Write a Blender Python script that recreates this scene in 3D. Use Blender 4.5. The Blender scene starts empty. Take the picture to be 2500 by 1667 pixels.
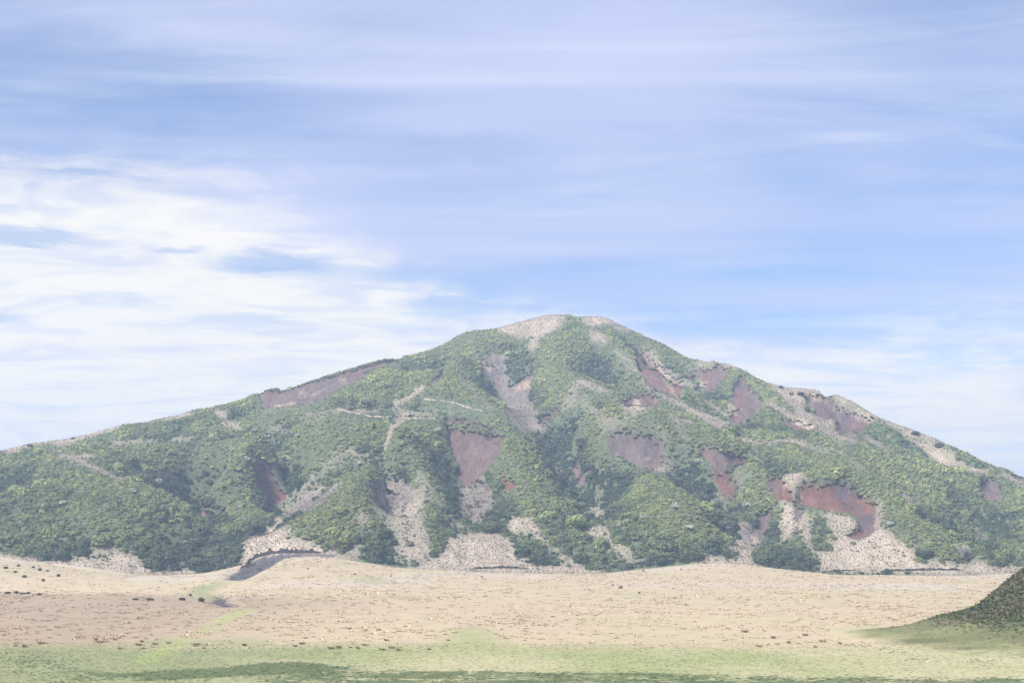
import bpy, math, random
import numpy as np
from mathutils import Vector

random.seed(7)
rng = np.random.default_rng(11)
scene = bpy.context.scene
COL = scene.collection

# ------------------------------------------------------------------ camera
EYE = 15.0
F = 50.0 / 36.0 * 2500.0          # focal length in photograph pixels
HORIZON = 1320.0
PITCH = math.atan((HORIZON - 833.5) / F)
cam_d = bpy.data.cameras.new('camera')
cam_d.lens = 50.0
cam_d.sensor_width = 36.0
cam_d.clip_start = 0.5
cam_d.clip_end = 20000.0
cam = bpy.data.objects.new('camera', cam_d)
COL.objects.link(cam)
cam.location = (0, 0, EYE)
cam.rotation_euler = (math.radians(90) + PITCH, 0, 0)
scene.camera = cam

# ------------------------------------------------------------------ light
SUN_EL = math.radians(48)
SUN_AZ = math.radians(226)        # clockwise from +Y: behind the camera, to its left
sun_dir = Vector((math.sin(SUN_AZ) * math.cos(SUN_EL), math.cos(SUN_AZ) * math.cos(SUN_EL), math.sin(SUN_EL)))
sun_d = bpy.data.lights.new('sun', 'SUN')
sun_d.energy = 5.0
sun_d.angle = math.radians(3.0)
sun_d.color = (1.0, 0.955, 0.89)
sun = bpy.data.objects.new('sun', sun_d)
COL.objects.link(sun)
sun.rotation_euler = (-sun_dir).to_track_quat('-Z', 'Y').to_euler()

scene.view_settings.view_transform = 'Standard'
scene.view_settings.look = 'None'
scene.view_settings.gamma = 1.0
scene.view_settings.exposure = 0.90
scene.render.engine = 'CYCLES'
scene.cycles.use_denoising = True
scene.cycles.max_bounces = 4
scene.cycles.diffuse_bounces = 2
scene.cycles.glossy_bounces = 1
scene.cycles.transmission_bounces = 2
scene.cycles.transparent_max_bounces = 4
scene.cycles.volume_bounces = 0


class NT:
    """Small helper to write node trees as expressions."""
    def __init__(self, tree):
        self.t = tree

    def node(self, kind, **props):
        n = self.t.nodes.new(kind)
        for k, v in props.items():
            setattr(n, k, v)
        return n

    def put(self, sock, v):
        if isinstance(v, bpy.types.NodeSocket):
            self.t.links.new(v, sock)
        elif v is not None:
            try:
                sock.default_value = v
            except Exception:
                sock.default_value = (*v, 1.0)

    def math(self, op, a, b=None, c=None, clamp=False):
        n = self.node('ShaderNodeMath', operation=op, use_clamp=clamp)
        for i, v in enumerate((a, b, c)):
            self.put(n.inputs[i], v)
        return n.outputs[0]

    def vmath(self, op, a, b=None):
        n = self.node('ShaderNodeVectorMath', operation=op)
        self.put(n.inputs[0], a)
        if b is not None:
            self.put(n.inputs[1], b)
        return n.outputs[0]

    def noise(self, vec, scale, detail=4.0, rough=0.55, dist=0.0):
        n = self.node('ShaderNodeTexNoise')
        self.put(n.inputs['Vector'], vec)
        n.inputs['Scale'].default_value = scale
        n.inputs['Detail'].default_value = detail
        n.inputs['Roughness'].default_value = rough
        n.inputs['Distortion'].default_value = dist
        return n.outputs['Fac']

    def ramp(self, v, lo, hi, a=0.0, b=1.0, smooth=True):
        n = self.node('ShaderNodeMapRange', interpolation_type='SMOOTHSTEP' if smooth else 'LINEAR')
        self.put(n.inputs['Value'], v)
        for k, x in (('From Min', lo), ('From Max', hi), ('To Min', a), ('To Max', b)):
            self.put(n.inputs[k], x)
        return n.outputs[0]

    def mix(self, fac, a, b, blend='MIX'):
        n = self.node('ShaderNodeMix', data_type='RGBA', blend_type=blend)
        self.put(n.inputs['Factor'], fac)
        self.put(n.inputs['A'], a)
        self.put(n.inputs['B'], b)
        return n.outputs['Result']


# ------------------------------------------------------------------ sky
world = bpy.data.worlds.new('World')
scene.world = world
world.use_nodes = True
wt = world.node_tree
wt.nodes.clear()
N = NT(wt)
SKY_STRENGTH = 0.1
sky = N.node('ShaderNodeTexSky', sky_type='NISHITA', sun_disc=False, sun_elevation=SUN_EL, sun_rotation=SUN_AZ,
             altitude=1100.0, air_density=1.0, dust_density=0.6, ozone_density=3.0)
tc = N.node('ShaderNodeTexCoord')
direc = tc.outputs['Generated']
sp = N.node('ShaderNodeSeparateXYZ')
N.put(sp.inputs[0], direc)
dx, dy, dz = sp.outputs
el = N.math('MULTIPLY', N.math('ARCSINE', dz), 57.2958)           # elevation in degrees
az = N.math('MULTIPLY', N.math('ARCTAN2', dx, dy), 57.2958)       # azimuth in degrees
den = N.math('ADD', N.math('MAXIMUM', dz, 0.0), 0.07)
cmb = N.node('ShaderNodeCombineXYZ')
N.put(cmb.inputs[0], N.math('DIVIDE', dx, den))
N.put(cmb.inputs[1], N.math('DIVIDE', dy, den))
layer = cmb.outputs[0]                                            # a flat cloud layer overhead
n_big = N.noise(layer, 0.55, 3.0, 0.5, 0.3)
n_mid = N.noise(layer, 1.7, 6.0, 0.6, 0.4)
n_fine = N.noise(layer, 6.0, 6.0, 0.65, 0.6)
# cirrus streaks drawn out across the view
mp = N.node('ShaderNodeMapping')
N.put(mp.inputs['Vector'], layer)
mp.inputs['Rotation'].default_value = (0, 0, math.radians(24))
mp.inputs['Scale'].default_value = (0.35, 1.3, 1.0)
n_str = N.noise(mp.outputs[0], 1.5, 7.0, 0.62, 0.5)

# thin lavender veil over the blue
veil = N.math('ADD', N.math('MULTIPLY', n_big, 0.7), N.math('MULTIPLY', n_str, 0.6))
veil = N.ramp(veil, 0.38, 0.80)
# the bright bank: its upper edge climbs towards the west (picture left)
edge = N.math('MULTIPLY', N.math('ADD', N.math('MULTIPLY', dx, 57.3), 6.0), 0.36)
sig = N.math('DIVIDE', 1.0, N.math('ADD', 1.0, N.math('POWER', 2.71828, edge)))
eb = N.math('ADD', 8.0, N.math('MULTIPLY', sig, 6.8))
below = N.math('SUBTRACT', eb, el)
below = N.math('ADD', below, N.math('MULTIPLY', N.math('SUBTRACT', n_mid, 0.5), 7.0))
below = N.math('ADD', below, N.math('MULTIPLY', N.math('SUBTRACT', n_fine, 0.5), 4.0))
bank = N.ramp(below, -1.6, 2.4)


def gap(a0, e0, wa, we, wob=0.35, k=1.0):
    """A clear lens in the cloud deck at azimuth a0, elevation e0 (degrees)."""
    ua = N.math('DIVIDE', N.math('SUBTRACT', az, a0), wa)
    e1 = N.math('ADD', el, N.math('MULTIPLY', N.math('SUBTRACT', n_fine, 0.5), wob * 4))
    ue = N.math('DIVIDE', N.math('SUBTRACT', e1, e0), we)
    r = N.math('SQRT', N.math('ADD', N.math('MULTIPLY', ua, ua), N.math('MULTIPLY', ue, ue)))
    r = N.math('ADD', r, N.math('MULTIPLY', N.math('SUBTRACT', n_mid, 0.5), 1.1))
    return N.math('MULTIPLY', N.ramp(r, 1.45, 0.45), k * .68)


gaps = [gap(-9.6, 11.0, 2.5, 0.45), gap(-19.0, 11.5, 2.6, 0.36), gap(-13.5, 11.3, 1.2, 0.2, k=.8),
        gap(8.5, 8.6, 4.0, 0.55, k=.85), gap(-2.6, 9.5, 2.2, 0.55, k=.8), gap(-20.5, 8.4, 1.6, 0.22, k=.7),
        gap(-17.0, 14.1, 2.2, 0.15, k=.6), gap(3.0, 11.0, 3.0, 0.25, k=.5)]
g = gaps[0]
for q in gaps[1:]:
    g = N.math('MAXIMUM', g, q)
keep = N.math('SUBTRACT', 1.0, g)
mp2 = N.node('ShaderNodeMapping')
N.put(mp2.inputs['Vector'], layer)
mp2.inputs['Rotation'].default_value = (0, 0, math.radians(-10))
mp2.inputs['Scale'].default_value = (0.9, 1.5, 1.0)
wisp = N.noise(mp2.outputs[0], 2.6, 9.0, 0.62, 0.9)
thin = N.ramp(wisp, 0.34, 0.58, 0.50, 1.0)
bank = N.math('MULTIPLY', N.math('MULTIPLY', bank, keep), thin)
veil = N.math('MULTIPLY', veil, N.math('SUBTRACT', 1.0, N.math('MULTIPLY', g, 0.85)))
clear = N.math('MAXIMUM', gap(-16.5, 17.6, 8.0, 1.7, .6, 1.0), N.math('MAXIMUM', gap(16.0, 10.9, 8.0, .8, .4, .6), gap(-4.0, 15.6, 7.0, .7, .5, .6)))
veil = N.math('MULTIPLY', veil, N.math('SUBTRACT', 1.0, N.math('MULTIPLY', clear, 0.7)))
# soft white patches high up
high = N.math('MULTIPLY', N.ramp(N.noise(mp.outputs[0], 2.2, 8.0, 0.60, 0.7), 0.44, 0.82), 0.50)
K = 1.0 / SKY_STRENGTH
blue = N.mix(1.0, sky.outputs[0], (0.68, 0.77, 0.86, 1), 'MULTIPLY')
c = N.mix(N.math('MULTIPLY', veil, 0.88), blue, (0.350 * K, 0.380 * K, 0.535 * K, 1))
c = N.mix(high, c, (0.52 * K, 0.535 * K, 0.59 * K, 1))
c = N.mix(N.math('MULTIPLY', bank, 0.90), c, (0.60 * K, 0.575 * K, 0.52 * K, 1))
bg = N.node('ShaderNodeBackground')
N.put(bg.inputs['Color'], c)
bg.inputs['Strength'].default_value = SKY_STRENGTH
wo = N.node('ShaderNodeOutputWorld')
wt.links.new(bg.outputs[0], wo.inputs[0])

# ------------------------------------------------------------------ numeric helpers
CT, ST = math.cos(PITCH), math.sin(PITCH)


def px_to_world(px, py, d):
    """World point on the sight line of a survey reading (px, py) at northing d."""
    cx = (np.asarray(px, float) - 1250.0) / F
    cy = (833.5 - np.asarray(py, float)) / F
    s = np.asarray(d, float) / (CT - cy * ST)
    return cx * s, np.asarray(d, float) + 0 * cx, EYE + s * (ST + cy * CT)


def world_to_px(x, y, z):
    zz = z - EYE
    fwd = y * CT + zz * ST
    up = -y * ST + zz * CT
    fwd = np.where(fwd < 1.0, 1.0, fwd)
    return 1250.0 + F * x / fwd, 833.5 - F * up / fwd


_tabs = {}


def vnoise(x, y, scale, seed):
    """Smooth value noise in -1..1."""
    if seed not in _tabs:
        _tabs[seed] = np.random.default_rng(1000 + seed).uniform(-1, 1, (128, 128))
    T = _tabs[seed]
    u, v = np.asarray(x) / scale + 17.3 * seed, np.asarray(y) / scale + 5.1 * seed
    iu, iv = np.floor(u).astype(int), np.floor(v).astype(int)
    fu, fv = u - iu, v - iv
    fu = fu * fu * fu * (fu * (fu * 6 - 15) + 10)
    fv = fv * fv * fv * (fv * (fv * 6 - 15) + 10)
    a, b = T[iu % 128, iv % 128], T[(iu + 1) % 128, iv % 128]
    c_, d = T[iu % 128, (iv + 1) % 128], T[(iu + 1) % 128, (iv + 1) % 128]
    return (a * (1 - fu) + b * fu) * (1 - fv) + (c_ * (1 - fu) + d * fu) * fv


def fbm(x, y, scale, seed, octaves=4, gain=0.5):
    out, amp, tot = 0.0, 1.0, 0.0
    for k in range(octaves):
        out = out + amp * vnoise(x, y, scale / 2 ** k, seed + k)
        tot += amp
        amp *= gain
    return out / tot


def sstep(a, b, v):
    t = np.clip((v - a) / (b - a), 0, 1)
    return t * t * (3 - 2 * t)


ZR = {1: (0, 800, 3.564), 2: (600, 800, 3.564), 3: (1200, 740, 3.564), 4: (1800, 840, 3.267), 5: (0, 1220, 3.508),
      6: (600, 1150, 3.484), 7: (1200, 1100, 3.564), 8: (1800, 1200, 3.357), 0: (0, 0, 1.0)}


def S(sheet, pts):
    """Survey sheet coordinates -> photograph pixels."""
    x0, y0, s = ZR[sheet]
    return [(x0 + p[0] / s, y0 + p[1] / s) + tuple(p[2:]) for p in pts]


# ------------------------------------------------------------------ survey of the mountain
sky_line = np.array(
    S(1, [(0, 1058), (150, 1022), (250, 995), (420, 975), (620, 950), (700, 930), (870, 885), (1050, 835), (1220, 818),
          (1400, 775), (1570, 742), (1660, 708), (1830, 680), (1950, 655), (2100, 615)])
    + S(2, [(0, 592), (180, 522), (390, 495), (540, 430), (780, 350), (950, 300), (1090, 255), (1230, 225), (1360, 232),
            (1480, 215), (1600, 180), (1740, 120), (1860, 45), (1960, 15), (2110, 3)])
    + S(3, [(0, 215), (150, 180), (300, 135), (450, 100), (520, 88), (640, 88), (760, 112), (890, 100), (1000, 112),
            (1100, 165), (1190, 205), (1300, 260), (1450, 320), (1590, 390), (1690, 460), (1800, 485), (1950, 490),
            (2050, 510), (2170, 555)])
    + S(4, [(0, 170), (100, 225), (200, 280), (340, 325), (480, 340), (640, 345), (750, 375), (880, 420), (1000, 490),
            (1130, 570), (1260, 620), (1400, 670), (1550, 725), (1690, 790), (1850, 860), (2000, 940), (2140, 985),
            (2287, 1025)]))
sky_px = np.concatenate([[-900, -500, -200], sky_line[:, 0], [2700, 3000, 3400]])
sky_py = np.concatenate([[1300, 1215, 1145], sky_line[:, 1], [1225, 1310, 1380]])
foot = np.array([(-900, 1375), (-200, 1352), (0, 1345), (110, 1360), (210, 1366), (330, 1388), (430, 1401), (520, 1404),
                 (600, 1385), (672, 1350), (760, 1345), (850, 1351), (979, 1372), (1145, 1382), (1200, 1386),
                 (1444, 1389), (1621, 1369), (1733, 1359), (1803, 1364), (1848, 1370), (1961, 1391), (2157, 1394),
                 (2336, 1391), (2481, 1385), (2700, 1383), (3400, 1383)], float)
SKY_D = np.array([(-900, 610), (-500, 650), (0, 720), (500, 770), (960, 850), (1375, 900), (1700, 850), (2000, 790),
                  (2500, 710), (3000, 650), (3400, 610)], float)
FOOT_D = 545.0


def depth0(px, py, off=0.0):
    pf = np.interp(px, foot[:, 0], foot[:, 1])
    ps = np.interp(px, sky_px, sky_py)
    ds = np.interp(px, SKY_D[:, 0], SKY_D[:, 1])
    t = np.clip((pf - py) / (pf - ps), 0, 1)
    return FOOT_D + (ds - FOOT_D) * t + off


# ridges (negative offset: nearer) and gullies (positive) as px, py, offset in metres
crest_front = [(0, 1112, -22), (126, 1107, -35), (281, 1080, -45), (393, 1075, -50), (477, 1067, -52), (561, 1059, -55),
               (640, 1049, -60), (712, 1029, -62), (774, 1012, -64), (824, 998, -64), (903, 1003, -68), (993, 1007, -72),
               (1049, 1010, -72), (1105, 1018, -68), (1161, 1028, -62), (1230, 1052, -48), (1300, 1077, -38)]
lines = [
    [(126, 1107, -35), (200, 1135, -42), (281, 1165, -46), (380, 1190, -42), (440, 1215, -28), (480, 1262, -8)],
    [(0, 1230, -22), (150, 1250, -32), (300, 1285, -28), (420, 1330, -12)],
    [(985, 878, -8), (937, 892, -20), (881, 918, -30), (796, 963, -30), (740, 982, -28), (656, 996, -22), (600, 1018, -14)],
    [(530, 1000, 16), (550, 1026, 18), (589, 1046, 14)],
    [(1112, 850, -10), (1106, 880, -20), (1119, 912, -32), (1160, 960, -30), (1203, 996, -26), (1250, 1024, -20)],
    [(1083, 904, 22), (1035, 943, 26), (979, 977, 22)],
    [(1172, 880, 8), (1203, 922, 20), (1218, 955, 30), (1242, 1007, 36), (1284, 1041, 34), (1307, 1046, 30)],
    [(1368, 1080, 14), (1410, 1133, 18), (1424, 1184, 20), (1452, 1268, 16)],
    [(1368, 772, 0), (1358, 830, -12), (1354, 880, -18), (1396, 931, -30), (1416, 976, -38), (1452, 1009, -42),
     (1480, 1021, -44), (1523, 1031, -44), (1579, 1048, -42), (1621, 1053, -40), (1677, 1066, -38), (1761, 1088, -36),
     (1800, 1100, -38), (1861, 1118, -40), (1901, 1139, -40), (1984, 1150, -38), (2060, 1150, -38), (2106, 1168, -34)],
    [(1480, 936, 24), (1523, 987, 28), (1545, 1015, 24)],
    [(1480, 835, -2), (1537, 886, -14), (1565, 931, -18), (1607, 959, -20), (1660, 987, -22), (1719, 1018, -24), (1770, 1046, -20)],
    [(1560, 880, 16), (1590, 915, 20), (1640, 965, 16)],
    [(1576, 852, -2), (1607, 880, -8), (1646, 922, -10), (1677, 938, -12), (1705, 964, -12), (1747, 995, -12), (1803, 1037, -10)],
    [(1700, 905, 12), (1719, 936, 20), (1739, 970, 22), (1775, 1009, 18)],
    [(1789, 903, -2), (1784, 936, -10), (1800, 975, -10)],
    [(1861, 932, -2), (1885, 962, -16), (1938, 1006, -18)],
    [(1980, 965, 12), (2010, 1000, 20), (2070, 1040, 20)],
    [(1867, 977, -6), (1916, 1010, -22), (1984, 1041, -24), (2060, 1072, -24), (2094, 1081, -20)],
    [(1929, 1075, -28), (2014, 1105, -34), (2075, 1124, -36), (2198, 1170, -34)],
    [(2213, 1054, 10), (2274, 1115, 14), (2382, 1149, 8)],
    [(2250, 1230, -18), (2260, 1300, -26), (2270, 1360, -14)],
    [(2411, 1270, 20), (2400, 1310, 22), (2381, 1355, 14)],
    [(2481, 1300, -24), (2490, 1350, -18)],
    [(2000, 1200, 12), (2060, 1230, 22), (2100, 1270, 18)],
    [(1560, 1130, -16), (1649, 1184, -32), (1691, 1226, -38), (1716, 1290, -34), (1715, 1340, -14)],
    [(1747, 1225, 16), (1775, 1290, 28), (1770, 1340, 16)],
    [(617, 1105, 10), (642, 1140, 20), (656, 1175, 26), (676, 1218, 32), (672, 1275, 30), (660, 1315, 20)],
    [(852, 1100, 6), (796, 1147, 18), (757, 1181, 26), (690, 1230, 34)],
    [(979, 1014, -72), (951, 1054, -58), (930, 1095, -50), (903, 1137, -44), (867, 1207, -40), (801, 1235, -34), (730, 1300, -14)],
    [(589, 1072, -46), (547, 1111, -40), (560, 1155, -22), (575, 1200, -18), (570, 1265, -16), (600, 1315, -6)],
    [(440, 1195, 0), (491, 1223, 22), (527, 1280, 26), (575, 1350, 12)],
    [(1021, 1082, -46), (1035, 1170, -34), (1045, 1222, -28), (1062, 1300, -16)],
    [(930, 1180, -6), (946, 1240, 6), (960, 1300, 6)],
    [(1217, 1065, -46), (1240, 1120, -38), (1284, 1150, -34), (1290, 1220, -22), (1340, 1300, -12)],
    [(1140, 1050, -38), (1140, 1110, -26), (1140, 1200, 2), (1150, 1290, 4)],
    [(760, 1080, -30), (745, 1130, -10), (725, 1165, 6)],
    [(1940, 1330, -14), (1930, 1270, -8), (1900, 1225, 0)],
    [(1650, 1130, -14), (1760, 1170, -8), (1850, 1190, 2)],
]


def densify(poly, step=28.0):
    out = []
    for a, b in zip(poly[:-1], poly[1:]):
        a, b = np.array(a, float), np.array(b, float)
        n = max(1, int(np.hypot(*(b - a)[:2]) / step))
        out += [a + (b - a) * k / n for k in range(n)]
    out.append(np.array(poly[-1], float))
    return np.array(out)


P3 = []
for poly in lines + [crest_front]:
    q = densify(poly)
    k_off = 1.12 if poly is crest_front else 1.55
    dq = depth0(q[:, 0], q[:, 1], q[:, 2] * k_off)
    w = np.stack(px_to_world(q[:, 0], q[:, 1], dq), 1)
    P3.append(w[dq > FOOT_D + 14])
q = densify(crest_front, 40)                              # the hollow hidden behind the front crest
w = np.stack(px_to_world(q[:, 0], q[:, 1], depth0(q[:, 0], q[:, 1], q[:, 2] * 1.12)), 1)
w[:, 1] += 30
w[:, 2] -= 4.0
P3.append(w[2:-2])
sp_px = np.linspace(-850, 3350, 110)
sp_py = np.interp(sp_px, sky_px, sky_py) + 3.0
sd = np.interp(sp_px, SKY_D[:, 0], SKY_D[:, 1])
w = np.stack(px_to_world(sp_px, sp_py, sd), 1)
P3.append(w)
for back, drop in ((35, 14), (110, 52), (220, 105)):
    b = w[::4].copy()
    b[:, 0] *= 1 + back / 900
    b[:, 1] += back
    b[:, 2] = np.maximum(b[:, 2] - drop, -2)
    P3.append(b)
fp = np.linspace(-850, 3350, 90)
fw = np.stack(px_to_world(fp, np.interp(fp, foot[:, 0], foot[:, 1]), FOOT_D), 1)
P3.append(fw)
for fr in (25, 60):
    b = fw[::2].copy()
    b[:, 1] -= fr
    b[:, 2] *= 1 - 0.0030 * fr
    P3.append(b)
known = np.concatenate(P3)
base = []
for px in np.arange(-500, 3000, 70.0):
    ps, pf = np.interp(px, sky_px, sky_py), np.interp(px, foot[:, 0], foot[:, 1])
    for t in (0.2, 0.4, 0.6, 0.8):
        py = pf + (ps - pf) * t
        p = np.array(px_to_world(px, py, depth0(px, py, -12.0)))
        if np.min(np.hypot(known[:, 0] - p[0], known[:, 1] - p[1])) > 26:
            base.append(p)
known = np.concatenate([known, np.array(base)])
known[:, 2] -= 1.6                                        # the ground lies under its scrub

kx, ky, kz = known.T
C2 = 3.5 ** 2
A = -np.sqrt((kx[:, None] - kx) ** 2 + (ky[:, None] - ky) ** 2 + C2)
n = len(kx)
M = np.zeros((n + 3, n + 3))
M[:n, :n] = A + 1.6 * np.eye(n)
M[:n, n:] = np.stack([np.ones(n), kx / 500, ky / 500], 1)
M[n:, :n] = M[:n, n:].T
sol = np.linalg.solve(M, np.concatenate([kz, np.zeros(3)]))

# ------------------------------------------------------------------ the ground grid
STEP = 1.25
gx = np.concatenate([-np.geomspace(3000, 360, 22), np.arange(-350, 350.1, STEP), np.geomspace(360, 3000, 22)])
gy = np.concatenate([np.linspace(-3000, -120, 12), np.linspace(-60, 118, 22), np.arange(122, 1040, STEP),
                     np.geomspace(1048, 3200, 26)])
GX, GY = np.meshgrid(gx, gy, indexing='ij')
NXg, NYg = GX.shape

zf_x = (foot[:, 0] - 1250) * FOOT_D / F
zf_z = px_to_world(foot[:, 0], foot[:, 1], FOOT_D)[2]


def plain_height(x, y):
    zf = np.interp(x, zf_x, zf_z)
    # the fans spread out from the foot, so the cross profile softens towards the viewer
    for o in (-30, 30, -60, 60):
        zf = zf + np.interp(x + o, zf_x, zf_z)
    zf = zf / 5
    near = sstep(420, 545, y)
    zf = zf * (1 - near) + np.interp(x, zf_x, zf_z) * near
    z = zf * np.clip((y - 205) / 340.0, 0, 1.05) ** 1.25
    left = sstep(-60, -95, x)
    z = z - left * 3.3 * np.exp(-((y - 392) / 30.0) ** 2)
    z = z + left * 0.9 * np.exp(-((y - 325) / 34.0) ** 2)
    z = z + 0.35 * fbm(x, y, 60, 3, 3) * sstep(140, 260, y) + 0.10 * fbm(x, y, 14, 8, 3)
    return z


hill_px = np.array([(2010, 0), (2060, .35), (2157, 1.06), (2217, 1.67), (2253, 2.5), (2306, 3.3), (2354, 3.7), (2393, 5.6),
                    (2434, 8.2), (2470, 9.7), (2500, 10.8), (2560, 13), (2700, 17), (2900, 19), (3200, 17), (3700, 0)], float)
HILL_D = 232.0
hill_x = (hill_px[:, 0] - 1250) * HILL_D / F


def hill_height(x, y):
    x = np.where(y > HILL_D, x * HILL_D / np.maximum(y, 1), x)
    zc = np.interp(x, hill_x, hill_px[:, 1])
    zc = (zc + np.interp(x - 1.5, hill_x, hill_px[:, 1]) + np.interp(x + 1.5, hill_x, hill_px[:, 1])) / 3
    t = np.clip(np.abs(y - HILL_D) / np.where(y < HILL_D, 57.0, 12 + 2.6 * zc), 0, 1)
    prof = np.where(y < HILL_D, 0.5 + 0.5 * np.cos(np.pi * t ** 1.15), 1 - t * t * (3 - 2 * t))
    z = zc * prof
    rough = fbm(x, y, 9, 31, 4) * 0.5 + fbm(x, y, 3.5, 37, 2) * 0.16
    return np.where(z > 0.02, z + rough * sstep(0.2, 5, z), 0.0)


HP = plain_height(GX, GY)
HH = hill_height(GX, GY)
inner = (GY > 470) & (GY < 1400) & (np.abs(GX) < 900)
HM = np.zeros_like(HP)
ii = np.where(inner.ravel())[0]
xs, ys = GX.ravel()[ii], GY.ravel()[ii]
res = np.empty(len(ii))
for k in range(0, len(ii), 20000):
    a, b = xs[k:k + 20000].astype(np.float32), ys[k:k + 20000].astype(np.float32)
    ph = -np.sqrt((a[:, None] - kx.astype(np.float32)) ** 2 + (b[:, None] - ky.astype(np.float32)) ** 2 + np.float32(C2))
    res[k:k + 20000] = ph @ sol[:n].astype(np.float32) + sol[n] + sol[n + 1] * a / 500 + sol[n + 2] * b / 500
HM.ravel()[ii] = res
win = sstep(900, 500, np.abs(GX)) * sstep(1400, 1050, GY)
HM = HM * win
wm = sstep(478, 538, GY) * inner
slope_part = sstep(545, 600, GY) * win
rel = (1.5 * fbm(GX, GY, 46, 40, 4, 0.55) + 1.1 * (0.5 - np.abs(fbm(GX + 6 * vnoise(GX, GY, 60, 60), GY * 0.35, 17, 50, 3))))
H = HP * (1 - wm) + HM * wm + rel * slope_part + HH


def gidx(x, y):
    i = np.clip(np.searchsorted(gx, x) - 1, 0, NXg - 2)
    j = np.clip(np.searchsorted(gy, y) - 1, 0, NYg - 2)
    return i, j


def sample(field, x, y):
    i, j = gidx(x, y)
    u = np.clip((x - gx[i]) / (gx[i + 1] - gx[i]), 0, 1)
    v = np.clip((y - gy[j]) / (gy[j + 1] - gy[j]), 0, 1)
    return (field[i, j] * (1 - u) * (1 - v) + field[i + 1, j] * u * (1 - v) + field[i, j + 1] * (1 - u) * v
            + field[i + 1, j + 1] * u * v)


# bring the summit line to its surveyed height
SCRUB_TOP = 4.0
for it in range(3):
    PX, PY = world_to_px(GX, GY, H)
    ok = (GY > 600) & (GY < 1040) & (PX > -250) & (PX < 2750)
    col = np.clip(((PX[ok] + 250) / 8).astype(int), 0, 374)
    top = np.full(375, 1e9)
    np.minimum.at(top, col, PY[ok])
    cpx = np.arange(375) * 8 - 246.0
    err = top - (np.interp(cpx, sky_px, sky_py) + SCRUB_TOP)
    err = np.convolve(np.pad(err, 2, 'edge'), np.ones(5) / 5, 'valid')
    dsv = np.interp(PX, SKY_D[:, 0], SKY_D[:, 1])
    dzv = np.interp(PX, cpx, err) * dsv / F
    fall = np.where(GY > dsv, np.exp(-((GY - dsv) / 140.0) ** 2), np.exp(-((GY - dsv) / 38.0) ** 2))
    H = H + dzv * fall * slope_part

# ------------------------------------------------------------------ which grid points the survey sees
PX, PY = world_to_px(GX, GY, H)


def visible_mask(tol=5.0):
    vis = np.zeros(H.size, bool)
    f = np.where(((GY > 125) & (GY < 1040) & (PX > -100) & (PX < 2600)).ravel())[0]
    c_ = (PX.ravel()[f] / 4).astype(int) + 50
    o = np.lexsort((GY.ravel()[f], c_))
    cc, pp = c_[o], PY.ravel()[f][o]
    shifted = pp - cc * 1e5
    run = np.minimum.accumulate(shifted) + cc * 1e5
    vis[f[o]] = pp <= run + tol
    return vis.reshape(H.shape)


VIS = visible_mask()
JX = PX + 5.0 * fbm(GX, GY, 7, 70, 3)
JY = PY + 4.0 * fbm(GX, GY, 7, 80, 3)


def inside(poly, px=None, py=None, vis=True):
    """Grid points inside a surveyed outline."""
    px = JX if px is None else px
    py = JY if py is None else py
    p = np.array([q_[:2] for q_ in poly])
    m = (px > p[:, 0].min()) & (px < p[:, 0].max()) & (py > p[:, 1].min()) & (py < p[:, 1].max())
    if vis:
        m &= VIS
    idx = np.where(m.ravel())[0]
    a, b = px.ravel()[idx], py.ravel()[idx]
    r = np.zeros(len(idx), bool)
    for k in range(len(p)):
        x1, y1 = p[k]
        x2, y2 = p[(k + 1) % len(p)]
        cr = ((y1 > b) != (y2 > b)) & (a < (x2 - x1) * (b - y1) / (y2 - y1 + 1e-9) + x1)
        r ^= cr
    out = np.zeros(H.size, bool)
    out[idx[r]] = True
    return out.reshape(H.shape)


def strip(pts, width):
    """Grid points within width pixels of a surveyed line."""
    out = np.zeros(H.shape, bool)
    for (x1, y1), (x2, y2) in zip([p[:2] for p in pts[:-1]], [p[:2] for p in pts[1:]]):
        m = VIS & (PX > min(x1, x2) - width) & (PX < max(x1, x2) + width) & (PY > min(y1, y2) - width) & (PY < max(y1, y2) + width)
        L = (x2 - x1) ** 2 + (y2 - y1) ** 2 + 1e-9
        t = np.clip(((PX - x1) * (x2 - x1) + (PY - y1) * (y2 - y1)) / L, 0, 1)
        dd = np.hypot(PX - x1 - t * (x2 - x1), PY - y1 - t * (y2 - y1))
        out |= m & (dd < width)
    return out


def blur(f, r):
    def one(a, ax):
        p = [(0, 0), (0, 0)]
        p[ax] = (r + 1, r)
        c_ = np.cumsum(np.pad(a, p, mode='edge'), axis=ax)
        if ax == 0:
            return (c_[2 * r + 1:] - c_[:-2 * r - 1]) / (2 * r + 1)
        return (c_[:, 2 * r + 1:] - c_[:, :-2 * r - 1]) / (2 * r + 1)
    return one(one(f.astype(float), 0), 1)


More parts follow.
